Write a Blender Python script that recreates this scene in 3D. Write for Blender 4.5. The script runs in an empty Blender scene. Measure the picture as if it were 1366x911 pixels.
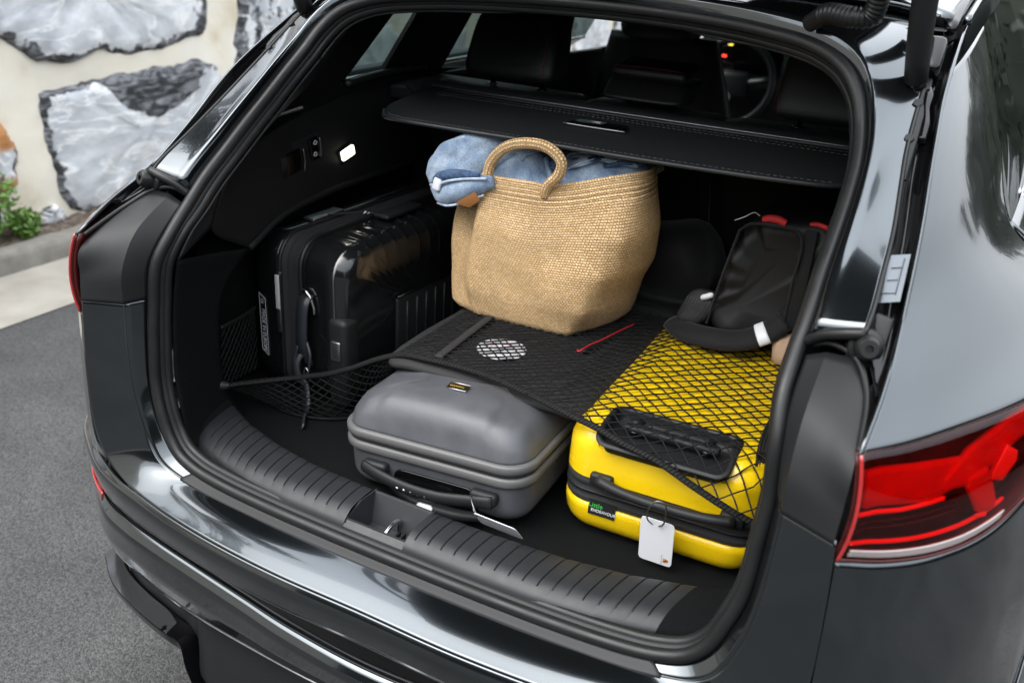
import bpy, bmesh, math, random
import numpy as np
from mathutils import Vector, Matrix

random.seed(7)
rng = np.random.default_rng(7)
SC = bpy.context.scene
COL = SC.collection
R = math.radians

# ------------------------------------------------------------------ camera
cam = bpy.data.cameras.new("camera")
cam_o = bpy.data.objects.new("camera", cam)
COL.objects.link(cam_o)
right = Vector((0.8793, 0.4730117, 0.05560084))
down = Vector((0.24043099, -0.34008024, -0.90914156))
fwd = Vector((-0.41112584, 0.81277633, -0.41275922))
m = Matrix.Identity(4)
for i in range(3):
    m[i][0], m[i][1], m[i][2] = right[i], -down[i], -fwd[i]
m[0][3], m[1][3], m[2][3] = 0.69, -1.09, 1.66
cam_o.matrix_world = m
cam.sensor_width = 36.0
cam.lens = 32.469
cam.clip_start = 0.02
cam.clip_end = 500.0
cam.dof.use_dof = True
cam.dof.focus_distance = 1.62
cam.dof.aperture_fstop = 4.0
SC.camera = cam_o

# ------------------------------------------------------------------ sky, sun, exposure
SUN_EL, SUN_AZ = R(58), R(215)          # azimuth clockwise from +Y
world = bpy.data.worlds.new("World")
SC.world = world
world.use_nodes = True
nt = world.node_tree
bg = nt.nodes["Background"]
sky = nt.nodes.new("ShaderNodeTexSky")
sky.sky_type = 'NISHITA'
sky.sun_disc = False
sky.sun_elevation = SUN_EL
sky.sun_rotation = SUN_AZ
sky.air_density = 1.6
sky.dust_density = 5.0
sky.ozone_density = 1.0
hs = nt.nodes.new("ShaderNodeHueSaturation")          # cloud cover: nearly grey light
hs.inputs["Saturation"].default_value = 0.28
nt.links.new(sky.outputs[0], hs.inputs["Color"])
# an even cloud layer in front of most of the clear sky
wcl = nt.nodes.new("ShaderNodeMix")
wcl.data_type = 'RGBA'
wcl.inputs[0].default_value = 0.65
nt.links.new(hs.outputs[0], wcl.inputs[6])
wcl.inputs[7].default_value = (6.2, 6.5, 6.9, 1)
# overcast luminance: the zenith is about three times as bright as the horizon
wtc = nt.nodes.new("ShaderNodeTexCoord")
wsep = nt.nodes.new("ShaderNodeSeparateXYZ")
nt.links.new(wtc.outputs["Generated"], wsep.inputs[0])
wmr = nt.nodes.new("ShaderNodeMapRange")
wmr.inputs["From Min"].default_value = 0.0
wmr.inputs["From Max"].default_value = 1.0
wmr.inputs["To Min"].default_value = 0.55
wmr.inputs["To Max"].default_value = 2.3
nt.links.new(wsep.outputs["Z"], wmr.inputs[0])
wsc = nt.nodes.new("ShaderNodeVectorMath")
wsc.operation = 'SCALE'
nt.links.new(wcl.outputs[2], wsc.inputs[0])
nt.links.new(wmr.outputs[0], wsc.inputs["Scale"])
nt.links.new(wsc.outputs[0], bg.inputs[0])
bg.inputs[1].default_value = 0.15
sun = bpy.data.lights.new("sun", 'SUN')
sun.energy = 0.65
sun.angle = R(60)
sun.color = (1.0, 0.97, 0.93)
sun_o = bpy.data.objects.new("sun", sun)
COL.objects.link(sun_o)
sd = Vector((math.sin(SUN_AZ) * math.cos(SUN_EL), math.cos(SUN_AZ) * math.cos(SUN_EL), math.sin(SUN_EL)))
sun_o.rotation_euler = sd.to_track_quat('Z', 'Y').to_euler()
SC.view_settings.view_transform = 'Standard'
SC.view_settings.look = 'None'
SC.view_settings.exposure = 1.05
SC.view_settings.gamma = 1.0
SC.view_settings.use_curve_mapping = False

# ------------------------------------------------------------------ helpers: materials
MATS = {}


def mat(name, col, rough=0.5, metal=0.0, coat=0.0, coat_rough=0.03, spec=0.5, emit=None, emit_s=0.0,
        var=0.0, var_scale=30.0, bump=0.0, bump_scale=200.0, trans=0.0, sheen=0.0, rough_var=0.0):
    mt = bpy.data.materials.new(name)
    mt.use_nodes = True
    n = mt.node_tree.nodes
    l = mt.node_tree.links
    b = n["Principled BSDF"]
    b.inputs["Base Color"].default_value = (*col, 1)
    b.inputs["Roughness"].default_value = rough
    b.inputs["Metallic"].default_value = metal
    b.inputs["Coat Weight"].default_value = coat
    b.inputs["Coat Roughness"].default_value = coat_rough
    b.inputs["Specular IOR Level"].default_value = spec
    b.inputs["Transmission Weight"].default_value = trans
    b.inputs["Sheen Weight"].default_value = sheen
    if emit:
        b.inputs["Emission Color"].default_value = (*emit, 1)
        b.inputs["Emission Strength"].default_value = emit_s
    tc = n.new("ShaderNodeTexCoord")
    if var > 0 or rough_var > 0:
        nz = n.new("ShaderNodeTexNoise")
        nz.inputs["Scale"].default_value = var_scale
        nz.inputs["Detail"].default_value = 5
        l.new(tc.outputs["Object"], nz.inputs["Vector"])
        if var > 0:
            rp = n.new("ShaderNodeValToRGB")
            rp.color_ramp.elements[0].position = 0.3
            rp.color_ramp.elements[1].position = 0.7
            rp.color_ramp.elements[0].color = (*[max(0, c * (1 - var)) for c in col], 1)
            rp.color_ramp.elements[1].color = (*[min(1, c * (1 + var)) for c in col], 1)
            l.new(nz.outputs["Fac"], rp.inputs[0])
            l.new(rp.outputs[0], b.inputs["Base Color"])
        if rough_var > 0:
            mr = n.new("ShaderNodeMapRange")
            mr.inputs["From Min"].default_value = 0.3
            mr.inputs["From Max"].default_value = 0.7
            mr.inputs["To Min"].default_value = max(0.02, rough - rough_var)
            mr.inputs["To Max"].default_value = min(1, rough + rough_var)
            l.new(nz.outputs["Fac"], mr.inputs[0])
            l.new(mr.outputs[0], b.inputs["Roughness"])
    if bump > 0:
        nb = n.new("ShaderNodeTexNoise")
        nb.inputs["Scale"].default_value = bump_scale
        nb.inputs["Detail"].default_value = 3
        l.new(tc.outputs["Object"], nb.inputs["Vector"])
        bp = n.new("ShaderNodeBump")
        bp.inputs["Strength"].default_value = bump
        bp.inputs["Distance"].default_value = 0.002
        l.new(nb.outputs["Fac"], bp.inputs["Height"])
        l.new(bp.outputs[0], b.inputs["Normal"])
    MATS[name] = mt
    return mt


def nodes_of(mt):
    return mt.node_tree.nodes, mt.node_tree.links, mt.node_tree.nodes["Principled BSDF"]


paint = mat("car_paint", (0.066, 0.076, 0.083), rough=0.14, metal=0.95, coat=1.0, coat_rough=0.015, var=0.06, var_scale=900)
# a film of road dust: the clear coat is a little duller in soft patches
_n, _l, _b = nodes_of(paint)
_tc = _n.new("ShaderNodeTexCoord")
_nz = _n.new("ShaderNodeTexNoise")
_nz.inputs["Scale"].default_value = 7.0
_nz.inputs["Detail"].default_value = 8
_l.new(_tc.outputs["Object"], _nz.inputs["Vector"])
_mr = _n.new("ShaderNodeMapRange")
_mr.inputs["From Min"].default_value = 0.35
_mr.inputs["From Max"].default_value = 0.75
_mr.inputs["To Min"].default_value = 0.012
_mr.inputs["To Max"].default_value = 0.07
_l.new(_nz.outputs["Fac"], _mr.inputs[0])
_l.new(_mr.outputs[0], _b.inputs["Coat Roughness"])
black_gloss = mat("black_gloss", (0.003, 0.003, 0.0035), rough=0.15, spec=0.3, coat=0.15)
black_plastic = mat("black_plastic", (0.011, 0.0115, 0.0125), rough=0.5, spec=0.35, bump=0.08, bump_scale=900)
trim_plastic = mat("trim_plastic", (0.017, 0.0185, 0.0205), rough=0.42, spec=0.42, bump=0.12, bump_scale=1500, rough_var=0.05, var_scale=40)
rubber = mat("rubber", (0.010, 0.0103, 0.0106), rough=0.42, spec=0.38, rough_var=0.08, var_scale=25)
carpet = mat("carpet", (0.0058, 0.0062, 0.0066), rough=0.95, spec=0.1, var=0.5, var_scale=600, bump=0.9, bump_scale=700)
lining = mat("interior_lining", (0.0055, 0.0058, 0.0062), rough=0.65, spec=0.25, bump=0.1, bump_scale=900)
leather = mat("black_leather", (0.014, 0.014, 0.0145), rough=0.42, spec=0.4, bump=0.25, bump_scale=500)
cover_cloth = mat("cover_cloth", (0.0085, 0.009, 0.0097), rough=0.62, spec=0.3, bump=0.2, bump_scale=900)
red_stitch = mat("red_stitch", (0.22, 0.02, 0.015), rough=0.8)
grey_stitch = mat("grey_stitch", (0.09, 0.09, 0.095), rough=0.8)
chrome = mat("satin_chrome", (0.62, 0.63, 0.64), rough=0.22, metal=1.0)
steel = mat("steel", (0.22, 0.22, 0.23), rough=0.4, metal=1.0)
white_plastic = mat("white_plastic", (0.78, 0.78, 0.78), rough=0.4)
label_white = mat("label_white", (0.14, 0.16, 0.185), rough=0.5)
print_grey = mat("print_grey", (0.06, 0.064, 0.07), rough=0.7)
lamp_back = mat("lamp_housing", (0.045, 0.003, 0.003), rough=0.35, var=0.4, var_scale=60)
red_guide = mat("red_light_guide", (0.55, 0.020, 0.016), rough=0.3, emit=(1.0, 0.02, 0.015), emit_s=0.10, var=0.35, var_scale=14)
red_bright = mat("red_light_bright", (0.9, 0.06, 0.05), rough=0.25, emit=(1.0, 0.05, 0.04), emit_s=0.35)
clear_strip = mat("clear_lens", (0.30, 0.26, 0.255), rough=0.12, coat=1.0)
lamp_glow = mat("lit_lamp", (0.9, 0.88, 0.8), rough=0.3, emit=(1.0, 0.95, 0.80), emit_s=2.2)
icon_white = mat("icon_white", (0.5, 0.5, 0.52), rough=0.5)
dash_red = mat("dash_red", (0.6, 0.02, 0.02), emit=(1, 0.05, 0.03), emit_s=1.0)
dash_yellow = mat("dash_yellow", (0.6, 0.5, 0.02), emit=(1, 0.8, 0.1), emit_s=1.0)

glass = bpy.data.materials.new("tinted_glass")
glass.use_nodes = True
_n, _l = glass.node_tree.nodes, glass.node_tree.links
_n.clear()
_o = _n.new("ShaderNodeOutputMaterial")
_mx = _n.new("ShaderNodeMixShader")
_t = _n.new("ShaderNodeBsdfTransparent")
_t.inputs[0].default_value = (0.15, 0.19, 0.178, 1)
_g = _n.new("ShaderNodeBsdfGlossy")
_g.inputs["Roughness"].default_value = 0.01
def schlick(n_, l_, mix_, f0):
    """Schlick reflectance that is the same from both sides of a thin sheet"""
    lw = n_.new("ShaderNodeLayerWeight")
    lw.inputs["Blend"].default_value = 0.5
    pw = n_.new("ShaderNodeMath")
    pw.operation = 'POWER'
    pw.inputs[1].default_value = 5.0
    l_.new(lw.outputs["Facing"], pw.inputs[0])
    ma = n_.new("ShaderNodeMath")
    ma.operation = 'MULTIPLY_ADD'
    ma.inputs[1].default_value = 1 - f0
    ma.inputs[2].default_value = f0
    l_.new(pw.outputs[0], ma.inputs[0])
    l_.new(ma.outputs[0], mix_.inputs[0])


schlick(_n, _l, _mx, 0.05)
_l.new(_t.outputs[0], _mx.inputs[1])
_l.new(_g.outputs[0], _mx.inputs[2])
_l.new(_mx.outputs[0], _o.inputs[0])


red_lens = bpy.data.materials.new("red_lens")
red_lens.use_nodes = True
_n, _l = red_lens.node_tree.nodes, red_lens.node_tree.links
_n.clear()
_o = _n.new("ShaderNodeOutputMaterial")
_mx = _n.new("ShaderNodeMixShader")
_t = _n.new("ShaderNodeBsdfTransparent")
_t.inputs[0].default_value = (0.78, 0.27, 0.25, 1)
_g = _n.new("ShaderNodeBsdfGlossy")
_g.inputs["Roughness"].default_value = 0.02
schlick(_n, _l, _mx, 0.035)
_l.new(_t.outputs[0], _mx.inputs[1])
_l.new(_g.outputs[0], _mx.inputs[2])
_l.new(_mx.outputs[0], _o.inputs[0])


# ------------------------------------------------------------------ helpers: geometry
def empty(name, loc=(0, 0, 0)):
    o = bpy.data.objects.new(name, None)
    o.location = loc
    o.empty_display_size = 0.05
    COL.objects.link(o)
    return o


def tag(o, label=None, cat=None, group=None, kind=None):
    if label:
        o["label"] = label
    if cat:
        o["category"] = cat
    if group:
        o["group"] = group
    if kind:
        o["kind"] = kind
    return o


def adopt(o, parent):
    if parent is not None:
        o.parent = parent
        pm = parent
        # all parents are unrotated empties / identity meshes except where placed explicitly
        o.matrix_parent_inverse = Matrix.Identity(4)
    return o


def mesh_obj(name, verts, faces, mt, parent=None, smooth=True, uv=None):
    me = bpy.data.meshes.new(name)
    me.from_pydata([tuple(map(float, v)) for v in verts], [], [tuple(f) for f in faces])
    me.validate()
    if smooth:
        me.polygons.foreach_set("use_smooth", [True] * len(me.polygons))
    if uv is not None:
        lay = me.uv_layers.new(name="UVMap")
        idx = np.empty(len(me.loops), dtype=np.int32)
        me.loops.foreach_get("vertex_index", idx)
        lay.data.foreach_set("uv", np.asarray(uv, dtype=np.float32)[idx].ravel())
    if mt is not None:
        me.materials.append(mt)
    o = bpy.data.objects.new(name, me)
    COL.objects.link(o)
    adopt(o, parent)
    return o


def bm_obj(name, bm, mt, parent=None, smooth=True, auto=None):
    me = bpy.data.meshes.new(name)
    bmesh.ops.recalc_face_normals(bm, faces=bm.faces)
    bm.to_mesh(me)
    bm.free()
    if smooth:
        me.polygons.foreach_set("use_smooth", [True] * len(me.polygons))
        if auto:
            me.set_sharp_from_angle(angle=R(auto))
    if mt is not None:
        me.materials.append(mt)
    o = bpy.data.objects.new(name, me)
    COL.objects.link(o)
    adopt(o, parent)
    return o


def cr(pts, n, closed=False):
    """Catmull-Rom (chord-length) resample to n points"""
    P = np.asarray(pts, float)
    if closed:
        P = np.vstack([P[-1], P, P[0], P[1]])
    else:
        P = np.vstack([2 * P[0] - P[1], P, 2 * P[-1] - P[-2]])
    seg = np.linalg.norm(np.diff(P[1:-1], axis=0), axis=1)
    cum = np.concatenate([[0], np.cumsum(seg)])
    ts = np.linspace(0, cum[-1], n, endpoint=not closed)
    out = []
    for t in ts:
        i = min(max(int(np.searchsorted(cum, t, side='right')) - 1, 0), len(seg) - 1)
        u = (t - cum[i]) / max(seg[i], 1e-9)
        p0, p1, p2, p3 = P[i], P[i + 1], P[i + 2], P[i + 3]
        d1 = max(np.linalg.norm(p1 - p0), 1e-6)
        d2 = max(np.linalg.norm(p2 - p1), 1e-6)
        d3 = max(np.linalg.norm(p3 - p2), 1e-6)
        m1 = (p2 - p1) / d2 * 0.5 + (p1 - p0) / d1 * 0.5
        m2 = (p2 - p1) / d2 * 0.5 + (p3 - p2) / d3 * 0.5
        m1 = m1 * d2
        m2 = m2 * d2
        h = u * u * (3 - 2 * u)
        out.append((1 - h) * p1 + h * p2 + (u ** 3 - 2 * u * u + u) * m1 + (u ** 3 - u * u) * m2)
    return np.array(out)


def cri(pts, n, u0=0.0, u1=None):
    """resample by index parameter (keeps correspondence between rails)"""
    P = np.asarray(pts, float)
    k = len(P)
    Q = np.vstack([2 * P[0] - P[1], P, 2 * P[-1] - P[-2]])
    out = []
    for t in np.linspace(u0, k - 1 if u1 is None else u1, n):
        i = min(int(t), k - 2)
        u = t - i
        p0, p1, p2, p3 = Q[i], Q[i + 1], Q[i + 2], Q[i + 3]
        out.append(0.5 * ((2 * p1) + (p2 - p0) * u + (2 * p0 - 5 * p1 + 4 * p2 - p3) * u * u
                          + (3 * p1 - p0 - 3 * p2 + p3) * u ** 3))
    return np.array(out)


def grid_faces(nv, nu, closed_u=False, closed_v=False):
    f = []
    for j in range(nv if closed_v else nv - 1):
        for i in range(nu if closed_u else nu - 1):
            a = j * nu + i
            b = j * nu + (i + 1) % nu
            c = ((j + 1) % nv) * nu + (i + 1) % nu
            d = ((j + 1) % nv) * nu + i
            f.append((a, b, c, d))
    return f


def loft(name, rails, mt, parent=None, nu=60, nv=None, thick=0.0, by='len', linear=False, offset=0, auto=None, u1=None):
    """skin a smooth sheet through the rails"""
    Rr = np.array([cr(r, nu) if by == 'len' else cri(r, nu, 0, u1) for r in rails])
    k = len(rails)
    if nv is None:
        nv = (k - 1) * 6 + 1
    if linear or k == 2:
        G = []
        for t in np.linspace(0, k - 1, nv):
            i = min(int(t), k - 2)
            G.append(Rr[i] * (1 - (t - i)) + Rr[i + 1] * (t - i))
        G = np.array(G)
    else:
        G = np.stack([cri(Rr[:, i], nv) for i in range(nu)], axis=1)
    V = G.reshape(-1, 3)
    o = mesh_obj(name, V, grid_faces(nv, nu), mt, parent)
    if auto:
        o.data.set_sharp_from_angle(angle=R(auto))
    if thick:
        md = o.modifiers.new("thickness", 'SOLIDIFY')
        md.thickness = thick
        md.offset = offset
    return o


def mir(pts):
    return [(-p[0], p[1], p[2]) for p in pts]


def full(half):
    """half curve centre->side, mirrored to run from the left side to the right side"""
    return [(-p[0], p[1], p[2]) for p in reversed(half[1:])] + list(half)


def tube(name, pts, r, mt, parent=None, n=None, seg=10, closed=False, caps=True, prof=None, smooth_path=True, up=(0, 0, 1)):
    """sweep a circle (or a profile [(a,b)...]) along a path; r may be a list"""
    P = cr(pts, n or max(2, len(pts) * 6), closed) if smooth_path else np.asarray(pts, float)
    k = len(P)
    rr = np.interp(np.linspace(0, 1, k), np.linspace(0, 1, len(r)), r) if isinstance(r, (list, tuple)) else np.full(k, r)
    if closed:
        T = np.roll(P, -1, 0) - np.roll(P, 1, 0)
    else:
        T = np.gradient(P, axis=0)
    T /= np.linalg.norm(T, axis=1)[:, None] + 1e-12
    V = []
    nrm = None
    upv = np.array(up, float)
    if prof is None:
        prof = [(math.cos(2 * math.pi * i / seg), math.sin(2 * math.pi * i / seg)) for i in range(seg)]
        fixed = False
    else:
        fixed = True
    s = len(prof)
    for i in range(k):
        t = T[i]
        if fixed:
            nrm = upv - t * (upv @ t)
        elif nrm is None:
            nrm = upv - t * (upv @ t)
            if np.linalg.norm(nrm) < 0.05:
                nrm = np.array([1.0, 0, 0]) - t * t[0]
        else:
            nrm = nrm - t * (nrm @ t)
        nrm = nrm / (np.linalg.norm(nrm) + 1e-12)
        b = np.cross(t, nrm)
        for a, c in prof:
            V.append(P[i] + rr[i] * (a * b + c * nrm))
    F = grid_faces(k, s, closed_u=True, closed_v=closed)
    if caps and not closed:
        F.append(tuple(range(s - 1, -1, -1)))
        F.append(tuple((k - 1) * s + i for i in range(s)))
    return mesh_obj(name, V, F, mt, parent)


def rbox(name, size, mt, parent=None, loc=(0, 0, 0), rot=(0, 0, 0), bev=0.005, seg=3, taper=None):
    """rounded box centred on loc"""
    bm = bmesh.new()
    bmesh.ops.create_cube(bm, size=1.0)
    for v in bm.verts:
        v.co = Vector((v.co.x * size[0], v.co.y * size[1], v.co.z * size[2]))
        if taper and v.co.z > 0:
            v.co.x *= taper[0]
            v.co.y *= taper[1]
    if bev > 0:
        bmesh.ops.bevel(bm, geom=list(bm.edges), offset=bev, segments=seg, profile=0.5, affect='EDGES')
    mm = Matrix.Translation(loc) @ Matrix.Rotation(rot[2], 4, 'Z') @ Matrix.Rotation(rot[1], 4, 'Y') @ Matrix.Rotation(rot[0], 4, 'X')
    bmesh.ops.transform(bm, matrix=mm, verts=bm.verts)
    return bm_obj(name, bm, mt, parent, auto=40)


def plate(name, pts, thick, mt, parent=None, direction=None, bev=0.0, smooth=False):
    """flat polygon extruded by thick along its normal (or direction)"""
    P = [Vector(p) for p in pts]
    nrm = Vector((0, 0, 0))
    for i in range(len(P)):
        a, b = P[i], P[(i + 1) % len(P)]
        nrm += a.cross(b)
    nrm.normalize()
    d = (Vector(direction).normalized() if direction else nrm) * thick
    bm = bmesh.new()
    v0 = [bm.verts.new(p) for p in P]
    v1 = [bm.verts.new(p + d) for p in P]
    bm.faces.new(v0[::-1])
    bm.faces.new(v1)
    for i in range(len(P)):
        j = (i + 1) % len(P)
        bm.faces.new((v0[i], v0[j], v1[j], v1[i]))
    if bev:
        bmesh.ops.bevel(bm, geom=list(bm.edges), offset=bev, segments=2, profile=0.5, affect='EDGES')
    return bm_obj(name, bm, mt, parent, smooth=smooth, auto=35 if smooth else None)


def lathe(name, prof, mt, parent=None, loc=(0, 0, 0), axis='Z', seg=24):
    """revolve [(r,h)...] about an axis vector"""
    ax = Vector(axis) if not isinstance(axis, str) else Vector({'X': (1, 0, 0), 'Y': (0, 1, 0), 'Z': (0, 0, 1)}[axis])
    q = ax.normalized().to_track_quat('Z', 'Y').to_matrix()
    V, F = [], []
    for r, h in prof:
        for i in range(seg):
            a = 2 * math.pi * i / seg
            V.append(Vector(loc) + q @ Vector((r * math.cos(a), r * math.sin(a), h)))
    F = grid_faces(len(prof), seg, closed_u=True)
    F.append(tuple(range(seg - 1, -1, -1)))
    F.append(tuple((len(prof) - 1) * seg + i for i in range(seg)))
    o = mesh_obj(name, V, F, mt, parent)
    o.data.set_sharp_from_angle(angle=R(40))
    return o


def text_obj(name, body, size, mt, mtx, parent=None, extrude=0.0003, squash=1.0):
    cu = bpy.data.curves.new(name, 'FONT')
    cu.body = body
    cu.size = size
    cu.extrude = extrude
    cu.align_x = 'CENTER'
    cu.align_y = 'CENTER'
    tmp = bpy.data.objects.new("tmp_text", cu)
    COL.objects.link(tmp)
    bpy.context.view_layer.update()
    me = bpy.data.meshes.new_from_object(tmp.evaluated_get(bpy.context.evaluated_depsgraph_get()))
    bpy.data.objects.remove(tmp)
    me.transform(mtx @ Matrix.Diagonal((squash, 1, 1, 1)))
    me.materials.clear()
    me.materials.append(mt)
    o = bpy.data.objects.new(name, me)
    COL.objects.link(o)
    return adopt(o, parent)


def frame_mtx(o, x, y):
    """matrix with origin o and (approximately) the given local x / y axes"""
    x = Vector(x).normalized()
    y = Vector(y)
    z = x.cross(y).normalized()
    y = z.cross(x)
    mm = Matrix.Identity(4)
    for i in range(3):
        mm[i][0], mm[i][1], mm[i][2], mm[i][3] = x[i], y[i], z[i], o[i]
    return mm

# ================================================================== setting: road, gutter, kerb, bed
def noise_mat(name, stops, scale, detail=8, rough=0.9, bump=0.4, bdist=0.01, speck=None, distort=0.0):
    mt = bpy.data.materials.new(name)
    mt.use_nodes = True
    n, l, b = nodes_of(mt)
    b.inputs["Roughness"].default_value = rough
    tc = n.new("ShaderNodeTexCoord")
    nz = n.new("ShaderNodeTexNoise")
    nz.inputs["Scale"].default_value = scale
    nz.inputs["Detail"].default_value = detail
    nz.inputs["Distortion"].default_value = distort
    l.new(tc.outputs["Object"], nz.inputs["Vector"])
    rp = n.new("ShaderNodeValToRGB")
    els = rp.color_ramp.elements
    els[0].position, els[0].color = stops[0][0], (*stops[0][1], 1)
    els[1].position, els[1].color = stops[-1][0], (*stops[-1][1], 1)
    for p, c in stops[1:-1]:
        e = els.new(p)
        e.color = (*c, 1)
    l.new(nz.outputs["Fac"], rp.inputs[0])
    out = rp.outputs[0]
    hgt = nz.outputs["Fac"]
    if speck:
        vo = n.new("ShaderNodeTexVoronoi")
        vo.inputs["Scale"].default_value = speck[0]
        l.new(tc.outputs["Object"], vo.inputs["Vector"])
        sp = n.new("ShaderNodeSeparateColor")
        l.new(vo.outputs["Color"], sp.inputs[0])
        r2 = n.new("ShaderNodeValToRGB")
        r2.color_ramp.elements[0].color = (*speck[1], 1)
        r2.color_ramp.elements[1].color = (*speck[2], 1)
        r2.color_ramp.elements[0].position = 0.1
        r2.color_ramp.elements[1].position = 1.0
        l.new(sp.outputs[0], r2.inputs[0])
        mx = n.new("ShaderNodeMix")
        mx.data_type = 'RGBA'
        mx.blend_type = 'MULTIPLY'
        mx.inputs[0].default_value = 1.0
        l.new(out, mx.inputs[6])
        l.new(r2.outputs[0], mx.inputs[7])
        out = mx.outputs[2]
        ad = n.new("ShaderNodeMath")
        ad.operation = 'SUBTRACT'
        l.new(nz.outputs["Fac"], ad.inputs[0])
        l.new(vo.outputs["Distance"], ad.inputs[1])
        hgt = ad.outputs[0]
    l.new(out, b.inputs["Base Color"])
    bp = n.new("ShaderNodeBump")
    bp.inputs["Strength"].default_value = bump
    bp.inputs["Distance"].default_value = bdist
    l.new(hgt, bp.inputs["Height"])
    l.new(bp.outputs[0], b.inputs["Normal"])
    MATS[name] = mt
    return mt


asphalt = noise_mat("asphalt", [(0.25, (0.036, 0.0365, 0.0365)), (0.5, (0.057, 0.0575, 0.0575)), (0.75, (0.074, 0.0745, 0.0740))], 2.6, rough=0.85, bump=0.8, bdist=0.004,
                    speck=(240.0, (0.50, 0.50, 0.50), (1.60, 1.60, 1.58)))
concrete = noise_mat("concrete", [(0.25, (0.24, 0.22, 0.185)), (0.75, (0.33, 0.31, 0.27))], 6.0, bump=0.3, bdist=0.004)
kerb_mat = noise_mat("kerb_concrete", [(0.25, (0.13, 0.12, 0.10)), (0.55, (0.20, 0.19, 0.165)), (0.8, (0.26, 0.25, 0.225))], 9.0, bump=0.6, bdist=0.01)
soil_mat = noise_mat("soil", [(0.3, (0.05, 0.038, 0.028)), (0.55, (0.13, 0.10, 0.075)), (0.75, (0.24, 0.2, 0.16))], 28.0, bump=1.0, bdist=0.03)
mortar_mat = noise_mat("mortar", [(0.2, (0.56, 0.47, 0.32)), (0.42, (0.74, 0.69, 0.58)), (0.75, (0.80, 0.77, 0.70))], 3.5, bump=0.7, bdist=0.02)

road = mesh_obj("road", [(-2.77, -150, 0), (150, -150, 0), (150, 200, 0), (-2.77, 200, 0),
                         (-150, -150, 0), (-150, 200, 0)], [(0, 1, 2, 3), (4, 0, 3, 5)], asphalt, smooth=False)
tag(road, kind="structure")
bm = bmesh.new()
gut_n = 40
gut = mesh_obj("gutter", [(-3.27, -20, 0.012), (-2.77, -20, 0.005), (-2.77, 40, 0.005), (-3.27, 40, 0.012)], [(0, 1, 2, 3)], concrete, smooth=False)
bm.free()
tag(gut, kind="structure")


def noisy_strip(name, prof, y0, y1, n, amp, mt, kind):
    """extrude an (x,z) profile along y with a little unevenness"""
    V = []
    for y in np.linspace(y0, y1, n):
        for j, (x, z) in enumerate(prof):
            V.append((x + rng.normal(0, amp), y, z + rng.normal(0, amp)))
    return tag(mesh_obj(name, V, grid_faces(n, len(prof)), mt), kind=kind)


noisy_strip("kerb", [(-3.268, 0.0), (-3.272, 0.085), (-3.285, 0.106), (-3.31, 0.113), (-3.38, 0.112), (-3.395, 0.10), (-3.40, 0.02)],
            -20, 40, 700, 0.0022, kerb_mat, "structure")
noisy_strip("planting_bed", [(-3.392, 0.085), (-3.44, 0.092), (-3.5, 0.09), (-3.56, 0.10), (-3.64, 0.095)], -6, 14, 600, 0.008, soil_mat, "structure")


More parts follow.
